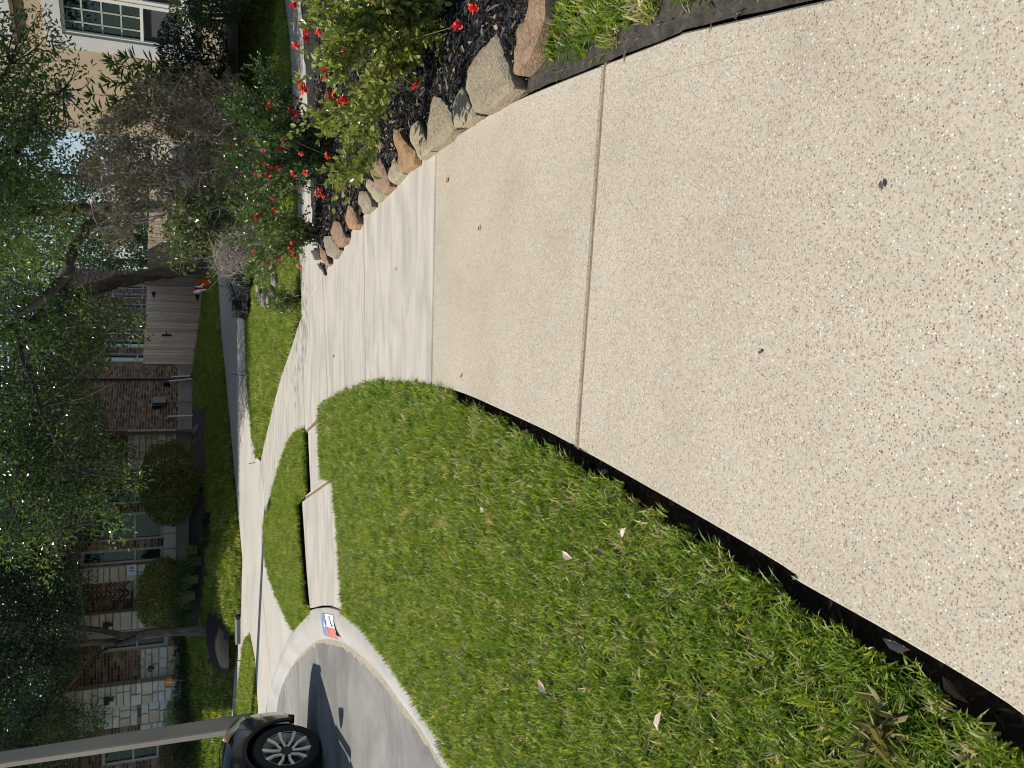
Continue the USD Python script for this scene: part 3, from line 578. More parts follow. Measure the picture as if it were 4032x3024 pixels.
def add_pieces(parent, name, items, cap, rest_name):
    for m, mt in items[:cap]: part(parent, name, m, mt)
    by = {}
    for m, mt in items[cap:]: by.setdefault(mt, []).append(m)
    for mt in sorted(by): part(parent, rest_name, cat(*by[mt]), mt, kind='stuff')
def window(parent, face, r, mull=(), horiz=(), fr=.05, frame='grey_frame', blind=True, glass='glass', inset=.0, muntins=None, room=True):
    """r = (u0, u1, z0, z1): frame, panes behind it, blind slats, and the dark room"""
    u0, u1, z0, z1 = r; d0, d1 = -.06 + inset, .022 + inset
    bars = [(u0, u0 + fr, z0, z1), (u1 - fr, u1, z0, z1), (u0 + fr, u1 - fr, z0, z0 + fr), (u0 + fr, u1 - fr, z1 - fr, z1)]
    bars += [(u0 + fr, u1 - fr, z - fr * .45, z + fr * .45) for z in horiz] + [(u - fr * .4, u + fr * .4, z0 + fr, z1 - fr) for u in mull]
    w = part(parent, 'window', cat(*[face.box(*b, d0, d1 - .002 * (i > 3)) for i, b in enumerate(bars)]), frame)
    zs = [z0] + list(horiz) + [z1]
    for a, b in zip(zs[:-1], zs[1:]): part(w, 'pane', face.box(u0 + fr * .5, u1 - fr * .5, a + .01, b - .01, d0 + .012, d0 + .018), glass)
    if blind:
        sl = [face.box(u0 + fr, u1 - fr, z, z + .034, d0 - .075, d0 - .055) for z in np.arange(z0 + fr, z1 - fr - .03, .05)]
        part(w, 'blind', cat(*sl), 'blind')
    if muntins: part(w, 'muntin', cat(*[face.box(*b, d0 + .004, d0 + .03) for b in muntins]), 'muntin')
    return w

# ---------------------------------------------------------------- the brick house
house = thing('brick_house', 'brick and limestone house with tall blind-hung windows behind the round shrubs and mulch bed', 'house')
bk, st_ = [], []
walls, rooms = [], []
ZT = 7.4; ZTS = 5.4
def wall_with_holes(face, u0, u1, z0, z1, holes, th=.25, mt='mortar'):
    hs = sorted(holes); out = []; e = u0
    us = sorted({u0, u1, *[min(max(h[0], u0), u1) for h in hs], *[min(max(h[1], u0), u1) for h in hs]})
    for a, b in zip(us[:-1], us[1:]):
        if b - a < 1e-4: continue
        cut = sorted([(h[2], h[3]) for h in hs if h[0] < (a + b) / 2 < h[1]]); z = z0
        for c0, c1 in cut:
            if c0 > z: out.append(face.box(a, b, z, c0, -th, 0))
            z = max(z, c1)
        if z1 > z: out.append(face.box(a, b, z, z1, -th, 0))
    return cat(*out)
def room(face, r): return face.box(r[0] - .15, r[1] + .15, r[2] - .1, r[3] + .1, -.75, -.30)
FB = Face((0, 22.1, 0), (1, 0))                      # the projecting bay
b_l, b_r = FB.uz(600, 2396)[0], FB.uz(600, 1845)[0]; ZF = FB.uz(695, 2100)[1]; ZG = .7
w1, w2, w3 = FB.rect(1985, 1935, 300, 636), FB.rect(2129, 2021, 322, 640), FB.rect(2217, 2163, 330, 640)
top = w2[3]; bot = w2[2]; wins = [(w[0], w[1], bot, top) for w in (w1, w2, w3)]
zs = FB.uz(640, 2100)[1] - .02; pier = (FB.uz(500, 2288)[0], FB.uz(500, 2224)[0]); her = (FB.uz(450, 2362)[0], pier[0]); col_b = (b_l, her[0]); zh = FB.uz(527, 2325)[1]
part(house, 'wall', wall_with_holes(FB, b_l, b_r, ZF, ZT, wins), 'mortar')
ashlar(FB, pier[1], b_r, ZF, zs, (), (-.02, .03), st_); ashlar(FB, *pier, ZF, 4.9, (), (-.02, .05), st_); ashlar(FB, her[0], her[1], ZF, zh, (), (-.02, .03), st_)
bricks(FB, pier[1], b_r, zs, 4.9, wins, out=bk); bricks(FB, *col_b, ZF, 4.9, (), (-.02, .03), out=bk)
z = zh + .02
for k in range(int((her[1] - her[0]) / .142)):       # zigzag brick panel
    s = 1 if k % 2 else -1; u = her[0] + (her[1] - her[0] - int((her[1] - her[0]) / .142) * .142) / 2 + (k + .5) * .142; e = ((FB.ux + s * UZ) / math.sqrt(2), -FB.n, (-s * FB.ux + UZ) / math.sqrt(2))
    for zz in np.arange(zh + .17, 4.9, .098): bk.append((bevbox(FB.pt(u, zz, .0), (.188, .03, .056), .004, e, rb, .001), f'brick_{rb.choice([0, 0, 1, 1, 2])}'))
bricks(FB, her[0], her[1], zh, zh + .08, (), out=bk)
F1 = Face((0, 25.2, 0), (1, 0)); a0, a1 = F1.uz(600, 1850)[0], F1.uz(600, 1692)[0]; zf1 = F1.uz(695, 1760)[1]; zst = F1.uz(503, 1760)[1]
part(house, 'wall', F1.box(a0, a1, zf1, ZT, -.25, 0), 'mortar'); ashlar(F1, a0 + .05, a1, zf1, zst, (), (-.02, .03), st_); bricks(F1, a0 + .05, a1, zst, zst + .09, (), out=bk)
bricks(F1, a0 + .05, a1, zst + .09, 5.2, (), out=bk)
FC = Face((0, 21.8, 0), (1, 0)); c0, c1 = FC.uz(550, 2474)[0], FC.uz(550, 2402)[0]
part(house, 'wall', FC.box(c0, c1, ZG, ZT, -.6, 0), 'stone_mortar'); ashlar(FC, c0, c1, ZF - .1, 4.9, (), (-.02, .04), st_)
FL = Face((0, 22.7, 0), (1, 0)); l0, l1 = FL.uz(500, 3420)[0], FL.uz(500, 2492)[0]
zb = FL.uz(553, 2620)[1]; fld = (FL.uz(400, 2692)[0], FL.uz(400, 2572)[0])
lw1 = FL.rect(2553, 2512, 400, 655); lw2 = FL.rect(3000, 2938, 405, 625); lw3 = FL.rect(3130, 3050, 405, 625); lwins = [lw1, lw2, lw3]
part(house, 'wall', wall_with_holes(FL, l0, l1, ZG, ZT, lwins), 'stone_mortar')
colu = (FL.uz(480, 2768)[0], fld[0]); zlow = FL.uz(725, 2700)[1]
ashlar(FL, *colu, zlow, 4.9, (), (-.02, .30), st_); part(house, 'wall', FL.box(colu[0] + .02, colu[1] - .02, zlow, ZT, .0, .275), 'stone_mortar')
ashlar(FL, *fld, zlow, zb, (), (-.02, .03), st_); bricks(FL, *fld, zb, 4.9, (), out=bk)
bricks(FL, fld[1], l1, zlow, 4.9, lwins, out=bk)
q0, q1 = FL.uz(480, 2862)[0], FL.uz(480, 2885)[0]
bricks(FL, q0, colu[0], zb - .01, zb + .07, (), (-.02, .02), out=bk)
ashlar(FL, q0, colu[0], zlow, zb - .01, (), (-.02, .03), st_); ashlar(FL, q0, colu[0], zb + .07, 4.6, (), (-.02, .03), st_)
bricks(FL, q1, q0, zb, 4.4, (), out=bk); ashlar(FL, FL.uz(500, 2925)[0], q0, zlow, zb, (), out=st_)
bricks(FL, FL.uz(500, 3180)[0], FL.uz(500, 2925)[0], zlow, 4.2, lwins, out=bk)
# side wall running back to the right
SA = WD(703, 1690, 23.9); SB = WD(480, 1064, 32.2); FS = Face(SA * [1, 1, 0], (SB - SA)[:2]); SLn = float(np.linalg.norm((SB - SA)[:2])); zfs = float(SA[2])
sw_ = [FS.rect(a, b, 407, 596) for a, b in ((1424, 1392),)]; zt_, zb_ = sw_[0][3], sw_[0][2]
swin = [(FS.uz(480, a)[0], FS.uz(480, b)[0], zb_, zt_) for a, b in ((1424, 1392), (1367, 1338), (1316, 1294), (1212, 1195), (1171, 1157), (1135, 1121))]
part(house, 'wall', wall_with_holes(FS, 0, SLn, zfs, ZTS, swin), 'mortar')
bricks(FS, 0, SLn, zfs, 5.38, swin, out=bk, tone=[.2, .25, .25, .18, .12])
order = sorted(range(len(bk)), key=lambda i: np.linalg.norm(bk[i][0][0].mean(0) - O) + (0 if bk[i][0][0][:, 2].max() < 4 else 6))
add_pieces(house, 'brick', [bk[i] for i in order], 300, 'brick_courses')
order = sorted(range(len(st_)), key=lambda i: np.linalg.norm(st_[i][0][0].mean(0) - O) + (0 if st_[i][0][0][:, 2].max() < 4 else 6))
add_pieces(house, 'stone_block', [st_[i] for i in order], 300, 'stone_courses')
part(house, 'foundation', cat(FB.box(b_l, b_r, ZG, ZF, -.25, .0), F1.box(a0, a1, ZG - .2, zf1, -.25, .0), FS.box(0, SLn, .2, zfs - .002, -.25, .004)), 'foundation')
for w in wins: window(house, FB, w, horiz=(FB.uz(531, 2100)[1],), inset=-.03)
for w in lwins: window(house, FL, w, horiz=(w[2] + (w[3] - w[2]) * .46,), inset=-.03)
for w in swin: window(house, FS, w, horiz=(FS.uz(541, 1408)[1],), inset=-.02, fr=.05, glass='glass_sky')
part(house, 'interior', cat(*[room(FB, w) for w in wins], *[room(FL, w) for w in lwins], *[room(FS, w) for w in swin]), 'room_dark')
part(house, 'side_wall', box((b_r - .125, 23.8, (ZG + ZT) / 2), (.25, 2.9, ZT - ZG)), 'mortar'); part(house, 'side_wall', box((l1 + .1, 22.5, (ZG + ZT) / 2), (.15, .38, ZT - ZG)), 'mortar')
part(house, 'roof', cat((np.array([[l0 - 1, 21.0, ZT], [b_r + .3, 21.0, ZT], [b_r + .3, 30, ZT + 4], [l0 - 1, 30, ZT + 4], [l0 - 1, 21.0, ZT - .2], [b_r + .3, 21.0, ZT - .2], [b_r + .3, 30, ZT + 3.8], [l0 - 1, 30, ZT + 3.8]]), BF),
     (np.array([[*(FS.pt(-.4, ZTS, .25)[:2]), ZTS], [*(FS.pt(SLn + .3, ZTS, .25)[:2]), ZTS], [*(FS.pt(SLn + .3, ZTS, -7)[:2]), ZTS + 3.6], [*(FS.pt(-.4, ZTS, -7)[:2]), ZTS + 3.6], [*(FS.pt(-.4, ZTS, .25)[:2]), ZTS - .2], [*(FS.pt(SLn + .3, ZTS, .25)[:2]), ZTS - .2], [*(FS.pt(SLn + .3, ZTS, -7)[:2]), ZTS + 3.4], [*(FS.pt(-.4, ZTS, -7)[:2]), ZTS + 3.4]]), BF)), 'dark_rock')
for f, px, py, zl in ((F1, 600, 1843, .9), (FS, 640, 1498, .95), (F1, 600, 1703, .9)):
    u = f.uz(px, py)[0]; part(house, 'downspout', cat(f.box(u - .04, u + .04, zl + .12, (ZTS if f is FS else ZT) - .05, .03, .10), tube([f.pt(u, zl + .16, .065), f.pt(u, zl + .05, .1), f.pt(u, zl, .3)], .045, 6)), 'tan_metal')
for f, px, py, dd in ((FC, 425, 2457, .045), (FL, 432, 2737, .30), (FL, 595, 2628, .03)):
    u, z = f.uz(px, py); k = .7 if px == 595 else 1.0
    L_ = part(house, 'wall_lamp', cat(f.box(u - .075 * k, u + .075 * k, z - .02, z + .1 * k, dd + .04, dd + .17), f.box(u - .04 * k, u + .04 * k, z - .11 * k, z - .02, dd, dd + .05), f.box(u - .02, u + .02, z - .02, z + .03, dd, dd + .06)), 'navy_lamp' if px != 595 else 'dark_rock')
u, z = FB.uz(519, 2243); pl = part(house, 'number_plaque', FB.box(u - .13, u + .13, z - .1, z + .1, .04, .065), 'plaque', label='pale house number plaque')
tm = meshkit.text_mesh('15', .085, .004, True); part(pl, 'numeral', place(vf(tm), np.array([FB.ux, UZ, FB.n]), FB.pt(u - .055, z - .042, .066)), 'ink')
def wallpipe(pa, pb, r, mt, name='vent_pipe', hook=None):
    u0, z0 = FS.uz(*pa); u1, z1 = FS.uz(*pb); pts = [FS.pt(u0, z0, .16), FS.pt(u1, z1 - .06, .13), FS.pt(u1, z1, .05)]
    part(house, name, tube(pts, r, 8), mt)
wallpipe((762, 1497), (672, 1498), .028, 'white_pvc'); wallpipe((763, 1509), (658, 1515), .03, 'white_pvc'); wallpipe((764, 1655), (655, 1655), .028, 'white_pvc')
u, z = FS.uz(655, 1516); part(house, 'vent_cap', FS.box(u - .09, u + .09, z - .08, z + .08, .0, .14), 'black_metal')
u, z = FS.uz(630, 1592); mb = part(house, 'meter_box', cat(FS.box(u - .16, u + .16, z - .17, z + .2, .01, .16), FS.box(u + .1, u + .3, z - .2, z + .15, .01, .10)), 'grey_metal')
part(mb, 'conduit', tube([FS.pt(u, z + .17, .09), FS.pt(u, z - .3, .09), FS.pt(u, .75, .09)], .022, 8), 'grey_metal'); part(mb, 'hose_bib', FS.box(u - .26, u - .18, z - .02, z + .22, .02, .1), 'navy_lamp')

# ---------------------------------------------------------------- the wooden fence and its gate
f0 = FS.pt(FS.uz(563, 1435)[0], 2.43); f1 = WD(580, 1122, 29.3); f2 = WD(597, 740, 26.4); f0[2] = 2.45
def fence_run(parent, a, b, zt0, zt1, zb0, zb1, s0=0.0, s1=1.0, rng=rb):
    L = np.linalg.norm((b - a)[:2]); fc = Face(a * [1, 1, 0], (b - a)[:2]); u = L * s0
    while u < L * s1 - .05:
        w = min(.14, L * s1 - u); t = (u + w / 2) / L; zt = zt0 + (zt1 - zt0) * t + rng.normal(0, .006); zb = zb0 + (zb1 - zb0) * t
        part(parent, 'board', fc.brick(u + w / 2, (zt + zb) / 2, w - .007, zt - zb, rng.uniform(-.006, 0), .022 + rng.uniform(-.003, .005), .003), f'fence_wood_{rng.choice(4)}'); u += .14
    for k in (.12, .52, .9): part(parent, 'rail', fc.box(L * s0, L * s1, zb0 + (zt0 - zb0) * k - .04, zb0 + (zt0 - zb0) * k + .04, -.06, -.012), 'fence_wood_2')
    return fc, L
tg0, tg1 = .43, .985
fence = thing('wooden_fence', 'tall weathered board fence running right from the side of the brick house', 'fence')
fence_run(fence, f0, f1, 2.45, 2.42, .82, .44, 0, tg0); fence_run(fence, f1, f2, 2.42, 2.24, .40, .30)
gate = thing('wooden_gate', 'board fence gate with black strap hinges and a latch, beside the brick wall', 'gate')
fcg, Lg = fence_run(gate, f0 - np.array([0, .03, 0]), f1 - np.array([0, .03, 0]), 2.44, 2.41, .85, .50, tg0, tg1)
for px, py in ((605, 1160), (777, 1172)):
    u, z = fcg.uz(px, py); P_ = [fcg.pt(u + .13, z + .085, .03), fcg.pt(u + .13, z - .085, .03), fcg.pt(u - .22, z - .012, .03), fcg.pt(u - .22, z + .012, .03)]
    P_ = np.array(P_ + [q + fcg.n * .008 for q in P_]); part(gate, 'hinge', (P_, np.array([[4, 5, 6], [4, 6, 7], [0, 2, 1], [0, 3, 2], [0, 1, 5], [0, 5, 4], [1, 2, 6], [1, 6, 5], [2, 3, 7], [2, 7, 6], [3, 0, 4], [3, 4, 7]])), 'black_metal')
u, z = fcg.uz(655, 1322); part(gate, 'latch', cat(fcg.box(u - .03, u + .03, z - .16, z + .14, .025, .05), fcg.box(u - .02, u + .13, z - .02, z + .02, .03, .06)), 'black_metal')

# ---------------------------------------------------------------- the stucco house on the right
SP = WD(480, 160, 14.5); sx = np.array([1.0, -1.167]); FT = Face(SP * [1, 1, 0], sx)
uc = FT.uz(400, 528)[0]; sh = thing('stucco_house', 'sunlit tan stucco house with white-framed window at the right edge', 'house')
wl_, wr_ = FT.uz(485, 162)[0], FT.uz(575, 21)[0]; zt, zbt = FT.uz(245, 120)[1], FT.uz(724, 150)[1]; zm = FT.uz(559, 130)[1]
holes = [(wl_, wr_, zbt, zt), (wr_ + .02, wr_ + (wr_ - wl_), zbt, zt)]
part(sh, 'wall', wall_with_holes(FT, uc, 9.0, -.2, 6.6, holes, .25), 'stucco')
part(sh, 'side_wall', place((box((0, 0, 0), (.25, 9, 6.8))[0], BF), np.array([FT.ux, -FT.n, UZ]), FT.pt(uc + .125, 3.2, -4.76)), 'stucco')
part(sh, 'roof', place(box((0, 0, 0), (11, 1.2, .25)), np.array([FT.ux, -FT.n, UZ]), FT.pt(uc + 4.8, 6.8, -.2)), 'dark_rock')
tl = FT.uz(420, 205)[0]; tt = FT.uz(178, 110)[1]
part(sh, 'window_trim', cat(FT.box(tl, wl_ - .002, zbt - .18, tt, .0, .045), FT.box(wl_, 4, zt + .002, tt, .0, .045), FT.box(wl_, 4, zbt - .18, zbt - .002, .0, .045)), 'stucco_trim')
zu = FT.uz(58, 60)[1]
part(sh, 'upper_trim', FT.box(tl - .05, 4, zu + .06, zu + 1.2, .0, .045), 'stucco_trim'); part(sh, 'drip_strip', FT.box(tl - .06, 4, zu, zu + .058, .0, .06), 'tan_metal')
hh = zt - zm; ww = wr_ - wl_
for k, (a, b) in enumerate(((wl_, wr_), (wr_ + .02, wr_ + ww))):
    mun = [(a + .05, b - .05, z - .012, z + .012) for z in (zm + hh * .26, zm + hh * .5, zm + hh * .745)] + [(a + ww * f - .012, a + ww * f + .012, zm + .03, zt - .05) for f in (.3, .63)]
    w = window(sh, FT, (a, b, zbt, zt), horiz=(zm,), fr=.055, frame='white_frame', muntins=mun, blind=True)
    part(w, 'insect_screen', FT.box(a + .05, b - .05, zbt + .05, zm - .04, -.035, -.031), 'screen')
part(sh, 'interior', FT.box(wl_ - .2, wr_ + ww + .2, zbt - .1, zt + .1, -.9, -.30), 'room_dark')
# ================================================================ TREES AND SHRUBS
def in_poly(pts, n, rng): return inside(Polygon(pts), n, rng)
def clump_leaves(C, per, rad, L, Wd, rng, droop=.25, flat_=.8):
    n = len(C) * per; c = np.repeat(C, per, 0); d = unit(rng, n); r = rad * rng.uniform(.15, 1, n) ** .6
    P = c + d * r[:, None] * [1, 1, flat_]; D = d * .8 + rng.normal(0, .7, (n, 3)) - [0, 0, droop]
    return leaves(P, D, rng.uniform(*L, n), rng.uniform(*Wd, n), rng)
def twigs_to(C, hubs, rng, r0=.012, r1=.003, every=1, sag=.0):
    out = []
    for c in C[::every]:
        h = hubs[np.argmin(np.linalg.norm(hubs - c, axis=1))]; m = (h + c) / 2 + rng.normal(0, .08, 3) * np.linalg.norm(c - h) + [0, 0, sag]
        out.append(tube(bez([h, m, c], 5), np.linspace(r0, r1, 5), 4, False))
    return cat(*out)
def crown_part(parent, C, per, rad, L, Wd, mt, rng, **k): part(parent, 'crown', clump_leaves(C, per, rad, L, Wd, rng, **k), mt, kind='stuff')
def limb(pts, r, n=16, sides=9): 
    P = bez(pts, n); P[1:-1] += np.random.default_rng(len(P)).normal(0, .012, (n - 2, 3)); return tube(P, np.interp(np.linspace(0, 1, n), np.linspace(0, 1, len(r)), r), sides)
rt = np.random.default_rng(71)
def frustum(pts, n, z0, z1, rng):
    q = in_poly(pts, n, rng); z = rng.uniform(z0, z1, n); return np.array([WD(a, b, c) for (a, b), c in zip(q, z)])
def tree_a():
    t = thing('street_tree', 'leaning oak tree with dark trunk rising from the black mulch bed beside the driveway', 'tree')
    z = 18.4; base = WS(975, 1022); base[2] -= .1
    tp = [base] + [WD(px, py, zz) for px, py, zz in ((881, 1039, 18.9), (723, 1062, 18.7), (588, 1085, 18.4), (475, 1107, 18.2), (384, 1134, 18.0), (289, 1157, 17.8))]
    part(t, 'trunk', limb(tp, [.19, .15, .14, .14, .145, .14, .15], 26, 12), 'bark', 50)
    f = tp[-1]; ends = []
    for pts, r in (([(289, 1157, 17.8), (244, 1202, 17.6), (194, 1229, 17.3), (113, 1265, 17), (-60, 1330, 16.5), (-260, 1420, 16)], (.13, .05)), ([(300, 1165, 17.8), (271, 1210, 17.8), (217, 1243, 17.9), (60, 1400, 18), (-60, 1650, 18)], (.10, .03)),
                   ([(250, 1150, 17.7), (120, 1180, 18.5), (-150, 1250, 19.5)], (.1, .04)), ([(60, 1300, 16.8), (120, 1500, 16), (200, 1700, 15.6), (300, 1850, 15.4)], (.05, .012)), ([(-60, 1340, 16.5), (0, 1700, 16), (120, 1950, 15.6), (240, 2080, 15.4)], (.05, .01))):
        P = [WD(*p) for p in pts]; part(t, 'limb', limb(P, r, 14, 8), 'bark', 50); ends += list(bez(P, 9)[2:])
    hubs = np.array(ends)
    reg = [(-170, 960), (130, 980), (200, 1080), (300, 1150), (420, 1190), (520, 1230), (545, 1290), (450, 1330), (380, 1420), (300, 1490), (370, 1560), (390, 1660), (400, 1730), (490, 1740), (540, 1850), (530, 1930), (500, 2010), (440, 2050), (455, 2095), (400, 2120), (300, 2140), (200, 2160), (-170, 2250)]
    C = frustum(reg, 560, 15.4, 19.8, rt)
    C2 = frustum([(-220, 1100), (330, 1200), (330, 2000), (230, 2120), (-220, 2200)], 330, 15.4, 19.8, rt)
    tip = np.array([WD(a + rt.normal(0, 8), b + rt.normal(0, 8), 15.2) for a, b in ((445, 2060), (462, 2085), (470, 2100), (430, 2020), (540, 1900), (560, 1290), (500, 1260), (190, 2240), (196, 2225), (185, 2200))])
    part(t, 'twig', twigs_to(np.vstack([C[::2], tip]), hubs, rt, .014, .004), 'bark', kind='stuff')
    crown_part(t, np.vstack([C, C2]), 34, .42, (.07, .12), (.030, .05), 'oak_leaf', rt)
    crown_part(t, np.vstack([C[100:500], tip]), 22, .36, (.07, .115), (.032, .05), 'light_leaf', rt)
tree_a()
def tree_b():
    t = thing('street_tree', 'upright tree with rough brown trunk behind the dry brown shrub, hanging over the stucco house', 'tree')
    P = [WD(*p) for p in ((1010, 790, 12.9), (800, 800, 12.8), (600, 815, 12.7), (400, 825, 12.7), (200, 828, 12.7), (45, 835, 12.6), (-250, 840, 12.5))]; P[0][2] = -.05
    part(t, 'trunk', limb(P, [.13, .105, .095, .095, .09, .085, .05], 24, 11), 'bark_pale', 50)
    P2 = [WD(*p) for p in ((400, 838, 12.65), (375, 866, 12.6), (325, 922, 12.5), (289, 976, 12.5), (278, 1040, 12.4), (250, 1100, 12.4), (200, 1150, 12.3), (80, 1240, 12.2))]
    part(t, 'limb', limb(P2, [.065, .072, .077, .075, .077, .07, .045], 22, 10), 'bark', 50)
    hubs = [*bez(P, 10)[5:], *bez(P2, 10)[5:]]
    for pts in ([(120, 830, 12.5), (60, 650, 12), (120, 450, 11.6), (250, 350, 11.4)], [(0, 835, 12.5), (-60, 500, 12), (40, 250, 11.4)], [(-100, 840, 12.5), (-200, 500, 12), (-150, 150, 11.2)]):
        Q = [WD(*p) for p in pts]; part(t, 'limb', limb(Q, [.045, .01], 12, 7), 'bark', 50); hubs += list(bez(Q, 8)[1:])
    hubs = np.array(hubs)
    reg = [(-420, -100), (15, 0), (60, 90), (190, 130), (250, 180), (260, 240), (240, 300), (230, 380), (250, 450), (200, 520), (170, 600), (120, 680), (170, 760), (120, 820), (160, 900), (130, 1000), (-420, 1050)]
    C = frustum(reg, 380, 10.6, 13.0, rt)
    tip = np.array([WD(a, b, 11.2) for a, b in ((110, 30), (150, 45), (180, 60), (200, 90), (300, 230), (330, 270), (365, 300), (280, 330), (330, 420), (345, 450), (360, 470), (300, 400), (230, 360), (250, 500), (280, 520), (320, 505))])
    part(t, 'twig', twigs_to(np.vstack([C[::2], tip]), hubs, rt, .012, .003), 'bark', kind='stuff')
    crown_part(t, C, 40, .36, (.06, .10), (.022, .036), 'oak_leaf', rt)
    crown_part(t, tip, 9, .16, (.06, .10), (.022, .034), 'oak_leaf', rt)
    C3 = frustum([(-420, 560), (150, 620), (280, 760), (290, 900), (260, 1000), (200, 1080), (-420, 1100)], 200, 11.0, 13.2, rt)
    crown_part(t, C3, 30, .36, (.06, .11), (.024, .04), 'oak_leaf', rt)
    # the crown goes on above and to the right of the frame
    up = np.array([WD(-300, 450, 11.0)]) + rt.normal(0, 1, (420, 3)) * [2.2, 1.0, .8] + [.8, -.3, .7]
    crown_part(t, up, 30, .45, (.07, .11), (.03, .045), 'oak_leaf', rt)
    over = np.vstack([np.array([.6, 12.2, 5.5]) + rt.normal(0, 1, (70, 3)) * [.9, .6, .35], np.array([-2.9, 11.9, 5.3]) + rt.normal(0, 1, (14, 3)) * [.7, .4, .25]])
    P3 = [WD(-250, 840, 12.5), np.array([2.6, 12.6, 5.6]), np.array([.4, 12.2, 5.5]), np.array([-3.2, 11.9, 5.2])]; part(t, 'limb', limb(P3, [.05, .012], 14, 7), 'bark', 50)
    crown_part(t, over, 26, .34, (.06, .10), (.026, .042), 'oak_leaf', rt)
tree_b()
def lawn_at(px, py):
    """a point of the far lawn under a pixel"""
    best = None
    for u in [np.interp(py, [p[0] for p in PAIRS[::-1]], np.arange(len(PAIRS))[::-1])]:
        v = np.linspace(0, 1, 200); P = ruled(np.full(200, u), v); d = P - O; z = d @ np.array([0, CT, -ST]); vv = 2016 + FPX * (d @ np.array([0, -ST, -CT])) / z
        best = P[np.argmin(np.abs(vv - px))]
    return best
def tree_c():
    t = thing('yard_tree', 'many-stemmed pale tree in a round mulch ring in front of the brick house', 'tree')
    b = lawn_at(842, 2480); z0 = float(b @ [0, CT, -ST] + EYE * ST)
    Wc = lambda px, py, dz=0: WD(px, py, z0 + dz); b[2] -= .08; ends = []
    part(t, 'trunk', limb([b, Wc(790, 2483), Wc(653, 2488), Wc(537, 2503)], [.13, .11, .10, .09], 16, 10), 'bark_pale', 50)
    for pts, r in (([(560, 2500), (443, 2492), (336, 2472), (180, 2440), (-100, 2400)], (.075, .07, .04)), ([(550, 2506), (440, 2530), (300, 2535), (120, 2550), (-150, 2560)], (.075, .07, .04)), ([(470, 2540), (392, 2572), (298, 2670), (229, 2754), (150, 2830)], (.035, .028, .012)), ([(300, 2470), (200, 2380), (60, 2300)], (.04, .02)), ([(200, 2545), (60, 2650), (-80, 2750)], (.04, .02))):
        P = [Wc(a, c, rt.normal(0, .3)) for a, c in pts]; part(t, 'limb', limb(P, r, 14, 8), 'bark_pale', 50); ends += list(bez(P, 8)[3:])
    reg = [(-220, 2150), (180, 2190), (330, 2250), (345, 2330), (330, 2400), (290, 2450), (290, 2600), (270, 2650), (190, 2700), (170, 2780), (-220, 2850)]
    C = frustum(reg, 800, 17.4, 20.2, rt); hubs = np.array(ends)
    part(t, 'twig', twigs_to(C[::3], hubs, rt, .014, .004), 'bark_pale', kind='stuff')
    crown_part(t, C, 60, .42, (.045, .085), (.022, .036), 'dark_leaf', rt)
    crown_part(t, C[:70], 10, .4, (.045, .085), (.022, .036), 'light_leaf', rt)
    return b, z0
cbase, cz = tree_c()
def tree_d():
    t = thing('yard_tree', 'glossy-leaved tree behind the concrete lamp post at the left edge', 'tree')
    b = ruled(np.array([.7]), np.array([.45]))[0]; P = [b, b + [.1, .1, 1.4], b + [.2, .2, 2.8], b + [.3, .3, 4.0]]
    part(t, 'trunk', limb(P, [.13, .11, .09, .05], 14, 9), 'bark_pale', 50); hubs = np.array(P[2:])
    C = frustum([(-40, 2720), (100, 2730), (300, 2770), (400, 2830), (410, 2880), (340, 2950), (250, 3000), (200, 3200), (-40, 3300)], 230, 18.5, 19.7, rt)
    part(t, 'twig', twigs_to(C[::2], hubs, rt, .02, .004), 'bark_pale', kind='stuff')
    crown_part(t, C, 44, .3, (.05, .085), (.024, .038), 'oak_leaf', rt); crown_part(t, C[:90], 18, .3, (.05, .08), (.024, .036), 'light_leaf', rt)
tree_d()
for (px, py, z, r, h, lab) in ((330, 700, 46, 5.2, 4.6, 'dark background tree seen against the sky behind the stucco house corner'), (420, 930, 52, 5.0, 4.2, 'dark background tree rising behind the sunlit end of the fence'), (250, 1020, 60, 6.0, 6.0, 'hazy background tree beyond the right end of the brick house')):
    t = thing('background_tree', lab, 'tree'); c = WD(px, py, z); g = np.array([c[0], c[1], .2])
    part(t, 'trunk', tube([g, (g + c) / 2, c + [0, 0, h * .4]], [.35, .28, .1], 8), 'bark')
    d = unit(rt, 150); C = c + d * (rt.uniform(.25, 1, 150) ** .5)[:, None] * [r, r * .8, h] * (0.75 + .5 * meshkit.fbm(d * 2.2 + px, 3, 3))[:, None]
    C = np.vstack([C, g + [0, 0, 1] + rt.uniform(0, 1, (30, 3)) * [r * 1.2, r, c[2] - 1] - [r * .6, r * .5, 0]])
    crown_part(t, C, 46, .7, (.14, .26), (.09, .15), 'dark_leaf' if px != 250 else 'oak_leaf', rt)

